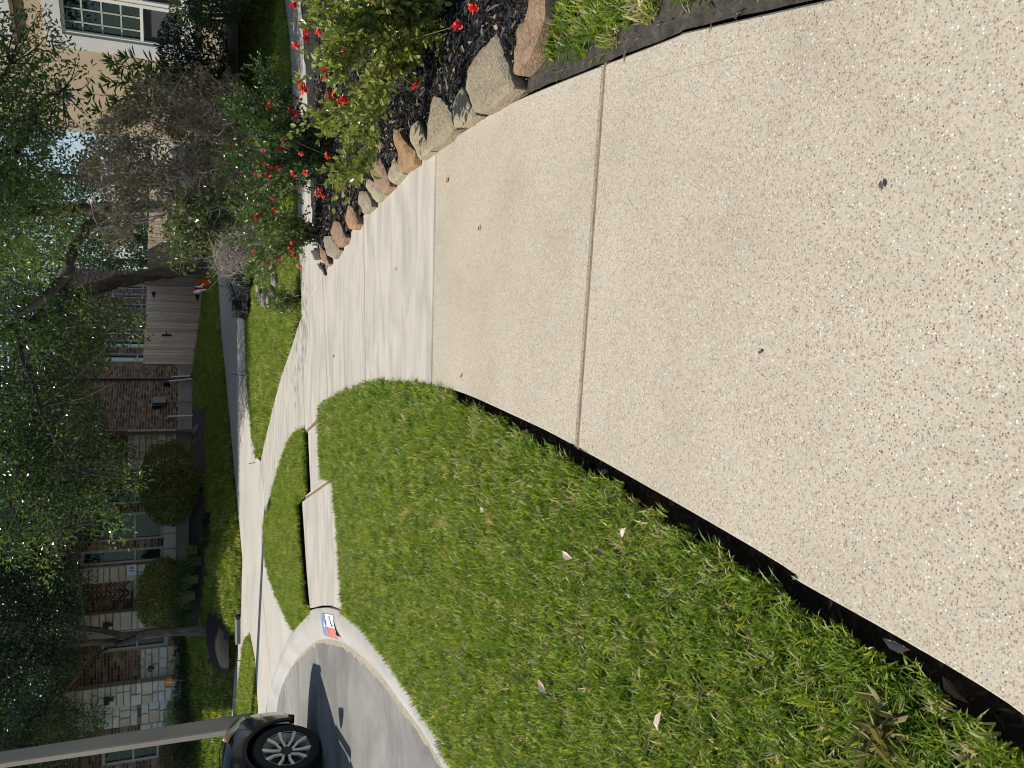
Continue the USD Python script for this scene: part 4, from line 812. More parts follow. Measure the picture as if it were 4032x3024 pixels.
def shrub(name, lab, c, rx, rz, n, L, Wd, mt, rng, base=None, cat_='shrub', group=None, extra=None, stems=9, up=.4, fill=.35, seed=1):
    """a rounded shrub: c is the centre of its leaf mass, base the foot of its stems"""
    t = thing(name, lab, cat_, group); c = np.array(c, float); base = np.array([c[0], c[1], c[2] - rz * 1.1]) if base is None else np.array(base)
    d = unit(rng, n); rr = (.78 + .44 * meshkit.fbm(d * 2.6 + seed * 7.3, 3, seed)) * np.where(rng.uniform(0, 1, n) < fill, rng.uniform(.2, .95, n), rng.uniform(.85, 1.03, n))
    P = c + d * rr[:, None] * [rx, rx, rz]; P = P[P[:, 2] > base[2] + .02]; n = len(P); d = (P - c) / np.linalg.norm(P - c, axis=1, keepdims=True)
    st = []
    for i in range(stems):
        q = c + unit(rng, 1)[0] * [rx * .7, rx * .7, rz * .7]; q[2] = max(q[2], c[2]); st.append(tube(bez([base + rng.normal(0, .05, 3) * [1, 1, 0], (base + q) / 2 + rng.normal(0, .06, 3), q], 6), np.linspace(.014, .005, 6), 5))
    part(t, 'stem', cat(*st), 'stem', kind='stuff')
    part(t, 'foliage', leaves(P, d * .6 + rng.normal(0, .6, (n, 3)) + [0, 0, up], rng.uniform(*L, n), rng.uniform(*Wd, n), rng), mt, kind='stuff')
    if extra: part(t, 'foliage', leaves(P[:extra[1]] + rng.normal(0, .01, (len(P[:extra[1]]), 3)), d[:extra[1]] + rng.normal(0, .6, (len(P[:extra[1]]), 3)), rng.uniform(*L, len(P[:extra[1]])), rng.uniform(*Wd, len(P[:extra[1]])), rng), extra[0], kind='stuff')
    return t
rs = np.random.default_rng(91)
shrub('round_shrub', 'round clipped shrub covering the lower right part of the brick house wall', WD(668, 1905, 19.6), .98, .66, 9000, (.05, .08), (.026, .04), 'shrub_leaf', rs, seed=2, extra=('dead_leaf', 300))
shrub('round_shrub', 'round yellow-green shrub below the house number plaque', WD(640, 2335, 19.2), .80, .55, 7500, (.05, .075), (.026, .038), 'shrub_leaf', rs, seed=5)
shrub('small_shrub', 'small pale green shrub against the limestone wall left of the orange sign', WD(692, 2822, 20.6), .42, .26, 1100, (.04, .06), (.02, .03), 'light_leaf', rs, seed=9)
shrub('small_shrub', 'yellow-green shrub under the window behind the lamp post', WD(680, 2990, 20.6), .5, .3, 1400, (.04, .06), (.02, .03), 'shrub_leaf', rs, seed=10)
for k, py in enumerate((2520, 2590, 2660, 2730, 2800, 2900, 2990)):
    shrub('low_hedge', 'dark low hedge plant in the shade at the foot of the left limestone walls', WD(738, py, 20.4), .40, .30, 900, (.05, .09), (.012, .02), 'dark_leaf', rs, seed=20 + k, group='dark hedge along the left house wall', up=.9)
def tuft(name, lab, base, n, L, wd, mt, rng, group=None, lean=.55):
    t = thing(name, lab, 'plant', group); m = blade_mesh(n, .09, L, wd, lean, rng, 4); part(t, 'blades', (m[0] + base, m[1]), mt, True, kind='stuff')
for k, (px, py, s) in enumerate(((752, 2165, 1), (770, 2205, 1), (742, 2235, 1.1), (757, 2280, 1.1), (728, 2300, 1.2), (745, 2345, 1.2), (722, 2372, 1.2), (738, 2420, 1.2), (716, 2450, 1.1))):
    b = WD(px + 22, py, 18.9); tuft('border_grass', 'arching grey-green border grass along the front of the house bed', b, 150, (.28 * s, .52 * s), (.014, .022), 'liriope_leaf', rs, 'border grass tufts along the house bed', .75)
for k, py in enumerate((2030, 2065, 2100, 2135)):
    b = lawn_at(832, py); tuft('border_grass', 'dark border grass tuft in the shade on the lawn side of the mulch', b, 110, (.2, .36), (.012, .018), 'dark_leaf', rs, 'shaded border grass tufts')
# mulch ring of the many-stemmed tree
th = np.linspace(0, 2 * np.pi, 28, endpoint=False); V = [cbase + [0, 0, .24]]
for r, h in ((.35, .22), (.75, .13), (1.02, -.02), (1.1, -.2)):
    for a in th: k = 1 + .12 * math.sin(3 * a + 1); V.append(cbase + [r * k * math.cos(a) * 1.0, r * k * math.sin(a) * .8, h + (a > np.pi) * 0])
F = [[0, 1 + i, 1 + (i + 1) % 28] for i in range(28)]
for j in range(3):
    for i in range(28): p, q = 1 + j * 28 + i, 1 + j * 28 + (i + 1) % 28; F += [[p, p + 28, q + 28], [p, q + 28, q]]
V = np.array(V); V += np.random.default_rng(3).normal(0, .012, V.shape)
struct('mulch_ring', (V, np.array(F)), 'mulch', True)

# the stucco house's planting: willow-leaved, dark and dry shrubs
def willow():
    t = thing('narrow_leaf_shrub', 'bright green narrow-leaved shrub standing against the sunlit stucco wall', 'shrub'); b = WD(905, 350, 12.6); st, P, D = [], [], []
    for a, c, z in ((370, 372, 12.6), (435, 325, 12.5), (445, 240, 12.4), (400, 440, 12.7), (500, 225, 12.3), (520, 480, 12.6), (470, 400, 12.2), (560, 260, 12.2), (480, 290, 12.7), (540, 350, 12.4), (600, 450, 12.2), (430, 475, 12.8)):
        e = WD(a, c, z); Q = bez([b + rs.normal(0, .08, 3) * [1, 1, 0], (b + e) / 2 + rs.normal(0, .06, 3), e], 14); st.append(tube(Q, np.linspace(.014, .004, 14), 5))
        for i in range(60):
            q = Q[4:][int(10 * rs.uniform() ** .7)] + rs.normal(0, .02, 3); P.append(q); v = unit(rs, 1)[0]; D.append(v * [1, 1, .4] + [0, 0, .35 + .25 * rs.uniform()])
        for i in range(9): P.append(e); D.append(unit(rs, 1)[0] * .6 + [0, 0, 1])
    P, D = np.array(P), np.array(D); part(t, 'stem', cat(*st), 'stem', kind='stuff'); part(t, 'foliage', leaves(P, D, rs.uniform(.12, .22, len(P)), rs.uniform(.010, .018, len(P)), rs), 'willow_leaf', kind='stuff')
willow()
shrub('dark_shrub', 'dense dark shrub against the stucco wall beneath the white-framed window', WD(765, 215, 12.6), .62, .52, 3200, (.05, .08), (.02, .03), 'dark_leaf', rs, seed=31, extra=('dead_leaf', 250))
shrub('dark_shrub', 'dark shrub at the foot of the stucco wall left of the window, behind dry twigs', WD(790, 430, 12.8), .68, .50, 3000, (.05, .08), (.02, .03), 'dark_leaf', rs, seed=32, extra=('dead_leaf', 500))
t_ = shrub('small_tree', 'small light green standard tree with two thin trunks at the window corner', WD(760, 30, 11.8), .26, .30, 700, (.04, .06), (.02, .028), 'light_leaf', rs, seed=33, base=WD(905, 60, 11.8), stems=2, cat_='tree')
for py in (62, 84): part(t_, 'trunk', tube([WD(925, py, 11.9), WD(840, py - 2, 11.9), WD(745, py - 8, 11.9)], [.026, .022, .018], 7), 'bark')
shrub('dark_shrub', 'dark low shrub at the lawn edge at the far right', WD(850, -40, 11.6), .55, .42, 2000, (.05, .08), (.02, .03), 'dark_leaf', rs, seed=34)
stu = []
a0_, a1_ = WD(925, -500, 11.0), WD(925, 480, 12.6); 
struct('house_bed', patch if False else (np.array([a0_ * [1, 1, 0] + [0, 0, a0_[2] - .04], a1_ * [1, 1, 0] + [0, 0, a1_[2] - .04], FT.pt(uc, a1_[2] + .10, .3), FT.pt(uc + 8, a1_[2] + .10, .3)]), np.array([[0, 2, 1], [0, 3, 2]])), 'mulch')
def wild(name, lab, base, tips, reg, zr, nleaf, lm, L, Wd, rng, rad=(.02, .004), twig='twig', ntw=220, green=None, cat_='shrub'):
    t = thing(name, lab, cat_); hubs = []; st = []
    for e in tips:
        e = WD(*e); Q = bez([base + rng.normal(0, .07, 3) * [1, 1, 0], base + (e - base) * .35 + rng.normal(0, .08, 3), base + (e - base) * .7 + rng.normal(0, .1, 3), e], 14); st.append(tube(Q, np.linspace(*rad, 14), 6)); hubs += list(Q[4:])
    part(t, 'stem', cat(*st), twig, kind='stuff'); hubs = np.array(hubs)
    C = frustum(reg, ntw, *zr, rng); tw = []; P, D = [], []
    for c in C:
        h = hubs[np.argmin(np.linalg.norm(hubs - c, axis=1) + rng.uniform(0, .3, len(hubs)))]; Q = bez([h, (h + c) / 2 + rng.normal(0, .07, 3), c], 7); tw.append(tube(Q, np.linspace(.006, .0022, 7), 4, False))
        for k in range(3):
            e = Q[rng.integers(3, 7)]; f = e + rng.normal(0, .12, 3); tw.append(tube([e, (e + f) / 2 + rng.normal(0, .02, 3), f], [.003, .0025, .0015], 3, False)); Q = np.vstack([Q, f])
        for k in range(max(1, nleaf // ntw)):
            q = Q[rng.integers(3, len(Q))]; P.append(q + rng.normal(0, .03, 3)); D.append(rng.normal(0, 1, 3) - [0, 0, .3])
    part(t, 'twig', cat(*tw), twig, kind='stuff'); P, D = np.array(P), np.array(D); n = len(P)
    if green:
        k = rng.uniform(0, 1, n) < green[1]; part(t, 'foliage', leaves(P[k], D[k], rng.uniform(*L, k.sum()), rng.uniform(*Wd, k.sum()), rng), green[0], kind='stuff'); P, D = P[~k], D[~k]; n = len(P)
    if n: part(t, 'foliage', leaves(P, D, rng.uniform(*L, n), rng.uniform(*Wd, n), rng), lm, kind='stuff')
    return t
rw = np.random.default_rng(55)
b = WD(1085, 640, 10.6); b[2] = .05
wild('dry_shrub', 'tall dry brown shrub with pale bare branches behind the red roses', b, [(380, 480, 11), (430, 560, 11), (330, 640, 11), (400, 720, 10.8), (360, 800, 10.8), (470, 870, 10.6), (400, 900, 10.6), (560, 350, 11), (640, 300, 11), (700, 420, 10.6), (520, 650, 10.4), (620, 760, 10.4), (760, 250, 11)],
     [(330, 560), (400, 470), (470, 400), (560, 330), (700, 260), (900, 300), (1010, 420), (1010, 760), (850, 800), (580, 820), (520, 960), (440, 1010), (390, 950), (370, 850), (440, 780), (330, 700)], (10.0, 11.6), 11500, 'dead_leaf', (.035, .07), (.014, .028), rw, (.024, .006), 'twig', 520, ('shrub_leaf', .34))
b2 = WD(1090, 880, 10.2); b2[2] = .05
wild('leafy_shrub', 'grey-green leafy shrub in front of the fence, right of the leaning trunk', b2, [(700, 840, 10.4), (670, 900, 10.4), (760, 960, 10.2), (700, 980, 10.3), (820, 900, 10), (850, 800, 10)],
     [(670, 830), (660, 930), (700, 990), (760, 1000), (840, 930), (960, 900), (980, 800), (800, 760), (700, 780)], (9.9, 10.6), 5200, 'shrub_leaf', (.04, .07), (.02, .032), rw, (.012, .004), 'twig', 200, ('light_leaf', .45))
b3 = WD(1060, 950, 10.0); b3[2] = .06
wild('bare_twig_bush', 'bare grey twig bush leaning over the driveway at the foot of the leaning tree', b3, [(880, 1000, 10.2), (850, 1040, 10.3), (870, 1070, 10.3), (900, 960, 10), (930, 910, 10), (950, 1010, 10), (860, 1010, 10.4)],
     [(850, 985), (845, 1060), (880, 1085), (950, 1020), (1040, 1000), (1060, 900), (960, 880), (890, 940)], (9.8, 10.4), 60, 'dead_leaf', (.02, .03), (.008, .012), rw, (.008, .003), 'twig_pale', 190)

# ---------------------------------------------------------------- the rose bushes
def rosette(c, nrm, r, rng, mt='petal'):
    n = np.asarray(nrm, float); n /= np.linalg.norm(n); a = np.cross(n, [.3, .5, .8]); a /= np.linalg.norm(a); b = np.cross(n, a); ms = []
    for k, (m, ln, tilt) in enumerate(((5, 1, .25), (5, .8, .7), (4, .55, 1.1))):
        an = np.arange(m) / m * 2 * np.pi + k * .6 + rng.uniform(0, .4, m); D = np.cos(an)[:, None] * a + np.sin(an)[:, None] * b + n * tilt + rng.normal(0, .12, (m, 3))
        ms.append(leaves(np.repeat([c], m, 0) + n * .002 * k, D, np.full(m, r * ln) * rng.uniform(.85, 1.15, m), np.full(m, r * ln * .95), rng, roll=.2))
    return cat(*ms)
rr_ = np.random.default_rng(13)
def rose_bush(lab, base, c, R, H, flowers, zc, n=2600, leafL=(.022, .042)):
    t = thing('rose_bush', lab, 'rose bush', None); base, c = np.array(base), np.array(c, float); st, hubs = [], []
    for i in range(26):
        d = unit(rr_, 1)[0]; d[2] = abs(d[2]); e = c + d * [R, R * .85, H * .55] * rr_.uniform(.75, 1.05); Q = bez([base + rr_.normal(0, .06, 3) * [1, 1, 0], base + (e - base) * .4 + [0, 0, .06] + rr_.normal(0, .05, 3), e], 10); st.append(tube(Q, np.linspace(.0075, .0025, 10), 5)); hubs += list(Q[2:])
    hubs = np.array(hubs); tw = []; P, D = [], []
    for k in range(n // 11):
        h = hubs[rr_.integers(len(hubs))]; d = unit(rr_, 1)[0] * .8 + (h - c) / (np.linalg.norm(h - c) + .1) * .7 + [0, 0, .4]; e = h + d * rr_.uniform(.07, .2); tw.append(tube([h, (h + e) / 2 + rr_.normal(0, .01, 3), e], [.003, .0025, .0015], 3, False))
        for j in range(11):
            q = h + (e - h) * rr_.uniform(.15, 1.0) + rr_.normal(0, .012, 3); P.append(q); D.append(d * .5 + rr_.normal(0, .7, 3) + [0, 0, .25])
    P, D = np.array(P), np.array(D); k = P[:, 2] > .02; P, D = P[k], D[k]
    part(t, 'stem', cat(*st), 'stem', kind='stuff'); part(t, 'twig', cat(*tw), 'stem', kind='stuff')
    part(t, 'foliage', leaves(P, D, rr_.uniform(*leafL, len(P)), rr_.uniform(leafL[0] * .55, leafL[1] * .6, len(P)), rr_, full=True), 'rose_leaf', kind='stuff')
    for i, (px, py) in enumerate(flowers):
        f = WD(px, py, zc(px) + rr_.uniform(-.1, .1)); faded = i % 11 == 10
        nr = np.array([rr_.normal(-.2, .45), -.75 + rr_.normal(0, .35), .7]); s = rr_.uniform(.030, .044)
        fl = part(t, 'rose', rosette(f, nr, s, rr_, 'petal'), 'petal_faded' if faded else 'petal'); h = hubs[np.argmin(np.linalg.norm(hubs - f, axis=1))]
        part(fl, 'flower_stem', tube([h, (h + f) / 2 + [0, 0, .01], f], [.0028, .0024, .002], 4, False), 'stem')
    return t
FL1 = z5([(480, 40), (650, 115), (565, 220), (660, 235), (565, 275), (490, 330), (845, 295), (765, 345), (850, 380), (785, 455), (1175, 180), (1080, 30), (1780, 58), (1665, 185), (1110, 440), (1120, 540), (710, 555), (775, 570), (545, 640), (520, 600), (780, 685), (735, 700), (835, 725), (1025, 780), (955, 630), (1360, 630), (700, 485), (960, 290)])
FL2 = z5([(305, 750), (290, 795), (455, 795), (490, 825), (500, 840), (335, 885), (25, 1065), (75, 1130), (405, 1020), (385, 1085), (255, 1090), (525, 1115), (720, 1130), (255, 1175), (305, 1210), (365, 1215), (475, 1260), (555, 1255), (200, 1280), (285, 1270), (665, 1380), (640, 1415), (685, 1420), (825, 1375), (320, 1435), (330, 1530), (205, 1580), (500, 715)])
FL3 = z6([(375, 60), (245, 235), (395, 180), (555, 460), (225, 540), (270, 560), (445, 590), (350, 635), (390, 680), (580, 560), (620, 660), (540, 515)])
rose_bush('large red rose bush nearest the camera, behind the biggest border stones', (2.2, 4.3, .03), (2.3, 4.5, .33), 1.3, .68, FL1, lambda px: 5.3 - (px - 1130) * .0018, 23000, (.030, .056))
rose_bush('second red rose bush, in front of the tall dry shrub', (2.22, 7.9, .03), (2.2, 8.0, .50), .75, .85, FL2, lambda px: 7.7 - (px - 1000) * .0018, 8000, (.025, .046))
rose_bush('third red rose bush at the tip of the bed, overhanging the shaded sidewalk', (1.6, 8.75, .03), (1.55, 8.85, .45), .5, .75, FL3, lambda px: 8.7 - (px - 1000) * .0018, 4200)
bq = W(1178, 1185); bq[2] = .02
rose_bush('low rose plant with two red flowers at the lawn edge beside the sidewalk', bq, bq + [0, 0, .16], .2, .3, z6([(425, 905), (515, 945)]), lambda px: float(bq[1] / 1.02) + .1, 620)
# ================================================================ BORDER STONES
def z1600(l): return [(1600 + x / 2.115, y / 2.115) for x, y in l]
rk = np.random.default_rng(17)
STONES = []
def stone(lab, pts, h, mt, tilt=0.0, z0=-.03):
    """a rough slab: its traced top outline, broken sides, bumpy top"""
    c = np.array([W(a, b, h)[:2] for a, b in pts]); pg = Polygon(c).buffer(0); pg = max(polys(pg), key=lambda p: p.area); STONES.append(pg)
    q = shapely.geometry.polygon.orient(shapely.segmentize(pg.buffer(.006).simplify(.004), .03)); a = np.array(q.exterior.coords)[:-1]; n = len(a); ce = a.mean(0)
    top = sheet(Polygon(a), max(.016, math.sqrt(q.area) / 14), lambda x, y: h + tilt * (x - ce[0]) + 0 * y, 0)[:]
    tv, tf = top; tv = tv.copy(); inner = np.array([Polygon(a).exterior.distance(Point(*p[:2])) for p in tv])
    tv[:, 2] += .016 * (meshkit.fbm(tv * 14, 3, len(a)) - .5) * 2 + .007 * (meshkit.fbm(tv * [40, 90, 40], 2, 3) - .5) + .012 * np.clip(inner / .03, 0, 1) - .012
    ring = tv[:n] if np.allclose(tv[:n, :2], a) else np.c_[a, np.full(n, h)]
    # the sheet re-segments its outline, so take its rim from the sheet itself
    m = len(np.array(shapely.segmentize(Polygon(a), max(.016, math.sqrt(q.area) / 14)).exterior.coords)) - 1; ring = tv[:m]; k = m
    mid = ring.copy(); mid[:, :2] = ce + (ring[:, :2] - ce) * (1.0 + .05 * (meshkit.noise(np.c_[ring[:, :2] * 30, np.zeros(m)], 3) - .3))[:, None]; mid[:, 2] = (ring[:, 2] + z0) / 2
    bot = mid.copy(); bot[:, :2] = ce + (ring[:, :2] - ce) * .97; bot[:, 2] = z0
    V = np.vstack([tv, mid, bot]); o1, o2 = len(tv), len(tv) + m; F = list(tf)
    for i in range(m):
        j = (i + 1) % m; F += [[i, o1 + i, o1 + j], [i, o1 + j, j], [o1 + i, o2 + i, o2 + j], [o1 + i, o2 + j, o1 + j]]
    return solo('border_stone', (V, np.array(F)), mt, lab, 'stone', 'flat stones edging the rose bed', smooth=25)
stone('long orange-brown stone at the corner between grass patch and rose bed', z1600([(1020, -160), (960, 180), (915, 220), (915, 330), (885, 480), (875, 590), (900, 610), (950, 560), (1050, 420), (1100, 250), (1130, 130), (1150, -160)]), 0.072, 'border_stone_3', -.05)
stone('largest tan flat border stone, partly under rose leaves', z1600([(720, 290), (580, 420), (510, 560), (470, 720), (540, 920), (620, 935), (740, 860), (890, 730), (860, 640), (800, 500), (740, 330)]), 0.060, 'border_stone_0', -.04)
stone('small pale stone wedged beside the largest border stone', z5([(1680, 640), (1610, 740), (1625, 915), (1700, 900), (1770, 830), (1730, 760)]), 0.060, 'border_stone_1')
stone('second largest grey-tan border stone with ribbed top', z5([(1470, 700), (1440, 860), (1425, 1060), (1450, 1085), (1560, 1010), (1620, 920), (1600, 830), (1520, 720)]), 0.060, 'border_stone_0')
stone('pale yellow tapering stone beside the walkway joint', z5([(1360, 880), (1305, 930), (1300, 1000), (1370, 1150), (1450, 1095), (1420, 1050), (1385, 930)]), 0.060, 'border_stone_1')
stone('bright orange pointed border stone', z5([(1180, 945), (1190, 1040), (1225, 1110), (1220, 1200), (1245, 1245), (1330, 1190), (1340, 1100), (1290, 1060), (1215, 950)]), 0.060, 'border_stone_2')
stone('small pale triangular stone next to the orange pointed one', z5([(1190, 1140), (1155, 1250), (1150, 1300), (1190, 1330), (1250, 1260), (1215, 1200)]), 0.048, 'border_stone_1')
stone('brown streaked oblong stone, eighth from the near end of the border', z5([(1085, 1160), (1035, 1190), (1030, 1260), (1060, 1350), (1110, 1400), (1160, 1350), (1120, 1220)]), 0.060, 'border_stone_3')
stone('pale narrow stone leaning against the brown streaked one', z5([(1000, 1300), (985, 1350), (1060, 1460), (1110, 1410), (1050, 1330)]), 0.054, 'border_stone_1')
stone('tan ribbed stone at the third walkway joint', z6([(1130, 10), (1118, 100), (1165, 195), (1230, 140), (1212, 60), (1180, 10)]), 0.060, 'border_stone_0')
stone('orange-tan rounded stone just past the third walkway joint', z6([(1040, 130), (1010, 200), (1010, 260), (1040, 330), (1085, 335), (1110, 290), (1090, 200), (1050, 140)]), 0.060, 'border_stone_2')
stone('brown oblong stone between two tan ones near the far end', z6([(910, 260), (885, 370), (940, 490), (990, 460), (1005, 410), (960, 290)]), 0.060, 'border_stone_3')
stone('pale speckled round stone near the far end of the border', z6([(820, 400), (815, 440), (850, 560), (900, 590), (945, 520), (885, 400)]), 0.060, 'border_stone_4')
stone('brown leaning stone second from the far end', z6([(780, 480), (800, 590), (840, 655), (862, 640), (830, 540)]), 0.054, 'border_stone_3')
stone('dark grey stone at the far tip of the rose bed', z6([(705, 525), (740, 600), (785, 590), (775, 520)]), 0.048, 'dark_rock')
stone('small dark stone last in the border by the crack in the walk', z6([(765, 640), (825, 735), (805, 660)]), 0.036, 'dark_rock')
stone('lone tan stone lying inside the bed under the roses', z5([(960, 830), (950, 900), (980, 1000), (1000, 1060), (1060, 1100), (1090, 1050), (1050, 950), (1000, 870)]), 0.054, 'border_stone_0')
near_bed = bed.intersection(shapely.geometry.box(-1, 2.5, 5, 8.9)).difference(unary_union(STONES).buffer(.012)).difference(walk_poly.buffer(.035))
solo('mulch_chips', chips(near_bed, 26000, rngm, (.02, .07), (.004, .014), .0, .045), 'mulch_chip', kind='stuff')
solo('mulch_chips', chips(near_bed, 5000, rngm, (.02, .08), (.003, .010), .01, .045), 'mulch_chip_grey', kind='stuff')
solo('leaf_litter', chips(near_bed, 1500, rngm, (.02, .06), (.010, .026), .02, .04), 'fallen_leaf', kind='stuff')
solo('leaf_litter', chips(near_bed, 5000, rngm, (.02, .06), (.003, .010), .01, .045), 'dry_mulch', kind='stuff')

# soil lip along the edge of the walk below the stones
lip = LineString([p for p in wr if W(2000, 409)[1] <= p[1] <= W(1300, 1050)[1]]).buffer(.055).intersection(bed); part('/World/planting_bed_001' if False else gl, 'soil', sheet(lip, .03, T0, .03, .022, 9, 14), 'soil')

# ---------------------------------------------------------------- black mulch bed beside the driveway, stone-ringed bed
def rockmesh(c, r, rng, sq=(1, 1, .7)):
    m = trimesh.creation.icosphere(2, 1.0); v = np.array(m.vertices); s = rng.integers(0, 999)
    v = v * (.72 + .56 * meshkit.noise(v * 1.7 + s, 5))[:, None] * np.asarray(sq) * r
    return v + c, np.array(m.faces)
mring = Polygon([WS(*p)[:2] for p in [(918, 900), (921, 1056), (925, 1130), (945, 1200), (958, 1250), (985, 1255), (992, 1200), (990, 1050), (1000, 940), (1010, 860), (960, 800)]]).buffer(.02)
struct('planting_bed', sheet(mring, .12, lambda x, y: T0(x, y) + .06 + .16 * np.clip(np.array([mring.exterior.distance(Point(a, b)) for a, b in zip(x, y)]) / .5, 0, 1), 0, .03, 3, 5), 'mulch', True)
solo('mulch_chips', chips(mring, 2600, rk, (.03, .09), (.006, .016), .08, .14), 'mulch_chip', kind='stuff')
for k, (px, py, r, lab) in enumerate(((968, 1120, .16, 'grey rock at the lawn side of the black mulch bed'), (985, 1085, .12, 'small rock beside the grey rock at the black mulch bed'), (975, 1215, .11, 'flat rock at the left tip of the black mulch bed'), (985, 1160, .10, 'dark rock on the lawn edge of the black mulch bed'), (960, 1180, .10, 'dark rock behind the two spotlights'))):
    solo('edging_rock', rockmesh(WS(px, py) + [0, 0, .07], r, rk), 'grey_rock' if k < 3 else 'dark_rock', lab, 'rock', smooth=40)
rc = W(1058, 1120)
struct('planting_bed', sheet(Point(*rc[:2]).buffer(.42), .1, T0, .03, .03, 4, 6), 'mulch')
for k, (px, py, r) in enumerate(((1030, 1085, .13), (1036, 1135, .15), (1042, 1165, .15), (1058, 1180, .16), (1078, 1185, .15), (1090, 1150, .14), (1098, 1105, .13), (1092, 1065, .12), (1040, 1050, .12))):
    solo('ring_stone', rockmesh(W(px, py) + [0, 0, .05], r * .85, rk, (1, 1, .6)), ('grey_rock', 'border_stone_4', 'dark_rock')[k % 3], 'rough stone of the low ring on the lawn between sidewalk and driveway', 'rock', 'stones of the ring on the small lawn', smooth=40)
for k, (px, py, r, lab) in enumerate(((775, 1697, .17, 'squarish grey rock at the corner of the brick house'), (783, 1722, .16, 'grey rock beside the corner rock, in the mulch'), (772, 1745, .13, 'small grey rock at the end of the foundation wall'))):
    solo('corner_rock', rockmesh(WD(px, py, 22.6), r, rk), 'grey_rock', lab, 'rock', smooth=40)
# lantern, spotlights, leaning panel, flag
p = WS(1005, 1112); z = .42; zt = p + [0, 0, .20]
ln = thing('garden_lantern', 'round dark green metal lantern standing at the black mulch bed', 'lantern')
a = np.linspace(0, np.pi, 9); ribs = [tube([zt + [.15 * math.sin(x) * math.cos(t), .15 * math.sin(x) * math.sin(t), .17 * math.cos(x)] for x in a], .012, 5) for t in np.arange(8) * np.pi / 4]
part(ln, 'rib', cat(*ribs), 'green_metal', kind='stuff'); part(ln, 'globe', (lambda m: (np.array(m.vertices) * [.125, .125, .15] + zt, np.array(m.faces)))(trimesh.creation.icosphere(2, 1.0)), 'green_metal', True)
part(ln, 'cap', cat(tube([zt + [0, 0, .14], zt + [0, 0, .2]], [.07, .03], 10), tube([zt + [0, 0, -.2], zt + [0, 0, -.14]], [.07, .09], 10)), 'dark_rock'); part(ln, 'handle', tube([zt + [-.05, 0, .19], zt + [0, 0, .28], zt + [.06, 0, .27], zt + [.12, 0, .22]], .007, 5), 'dark_rock')
for px, py, yaw, lab in ((960, 1205, 2.4, 'square black garden spotlight at the left end of the mulch bed'), (972, 1222, 1.2, 'round black garden spotlight beside the square one')):
    p = WS(px + 20, py); s = thing('garden_spotlight', lab, 'spotlight'); d = np.array([math.cos(yaw), math.sin(yaw), .5]); d /= np.linalg.norm(d); h = p + [0, 0, .2]
    part(s, 'stake', tube([p - [0, 0, .05], h], .016, 6), 'black_metal')
    part(s, 'head', box(h + [0, 0, .05], (.14, .16, .13), .6) if 'square' in lab else tube([h - d * .07 + [0, 0, .05], h + d * .08 + [0, 0, .05]], [.06, .085], 12), 'black_metal')
p0, p1 = WD(912, 1002, 17.4), WD(958, 962, 16.6); ax = (p1 - p0) / np.linalg.norm(p1 - p0); sd = np.cross(ax, [0, 1, 0]); sd /= np.linalg.norm(sd)
solo('leaning_panel', bevbox((p0 + p1) / 2, (np.linalg.norm(p1 - p0) * 1.3, .03, .12), .006, (ax, np.cross(sd, ax), sd)), 'teal_panel', 'dark teal board leaning against the foot of the leaning oak', 'board')
fg = thing('yard_flag', 'drooping orange and maroon flag with white horned emblem on a thin rod by the fence', 'flag')
fz = 18.6; b = WS(990, 1098); b[2] -= .05; tip = WD(760, 1166, fz); rod = bez([b, WD(880, 1128, fz), WD(812, 1100, fz), WD(770, 1105, fz)], 14)
part(fg, 'rod', tube(rod, .008, 6), 'black_metal')
def flagpatch(pts, mt, y=0.0, nm='cloth'):
    c = np.array([WD(a, b_, fz - y) for a, b_ in pts]); ce = c.mean(0); n = len(c); r = np.vstack([c, c + [0, .012, 0], [ce, ce + [0, .012, 0]]]); F = []
    r[:, 1] += .06 * np.sin(r[:, 2] * 16 + r[:, 0] * 9)
    for i in range(n):
        j = (i + 1) % n; F += [[2 * n, i, j], [2 * n + 1, n + j, n + i], [i, n + i, n + j], [i, n + j, j]]
    return part(fg, nm, (r, np.array(F)), mt)
def zf(l): return [(720 + x / 4.23, 1020 + y / 4.23) for x, y in l]
flagpatch(zf([(205, 455), (240, 380), (270, 340), (330, 332), (420, 320), (480, 385), (445, 430), (430, 485), (400, 500), (330, 495), (230, 500), (185, 530), (190, 490)]), 'flag_orange')
flagpatch(zf([(195, 470), (260, 478), (340, 470), (440, 440), (432, 490), (395, 502), (300, 497), (185, 545)]), 'flag_maroon', .05)
flagpatch(zf([(180, 540), (220, 515), (300, 497), (400, 490), (395, 510), (300, 540), (260, 560), (170, 572)]), 'white_cloth', .06, 'hem')
flagpatch(zf([(200, 458), (240, 462), (262, 450), (300, 445), (335, 405), (360, 400), (350, 430), (325, 440), (325, 475), (290, 470), (262, 478), (240, 472), (204, 470)]), 'white_cloth', .10, 'emblem')
flagpatch(zf([(420, 355), (435, 335), (455, 370), (475, 385), (465, 405), (440, 385)]), 'white_cloth', .09, 'lettering')
osn = thing('yard_sign', 'round orange sign on a white stake in front of the limestone column', 'sign')
c = WD(667, 2686, 20.2); part(osn, 'disc', (lambda m: (np.array(m.vertices) @ np.array([[1, 0, 0], [0, 0, 1], [0, -1, 0]]) + c, np.array(m.faces)))(trimesh.creation.cylinder(.10, .02, sections=28)), 'orange_sign')
part(osn, 'bar', box(c - [0, .012, 0], (.022, .006, .13)), 'paint_white'); part(osn, 'stake', tube([c - [0, -.01, .09], c - [0, -.01, .75]], .012, 6), 'white_pvc')
p = WS(944, 2480); solo('utility_lid', bevbox(p + [0, 0, .04], (.55, .3, .1), .02), 'grey_metal', 'flat blue-grey utility box lid in the grass beside the far sidewalk', 'utility box')

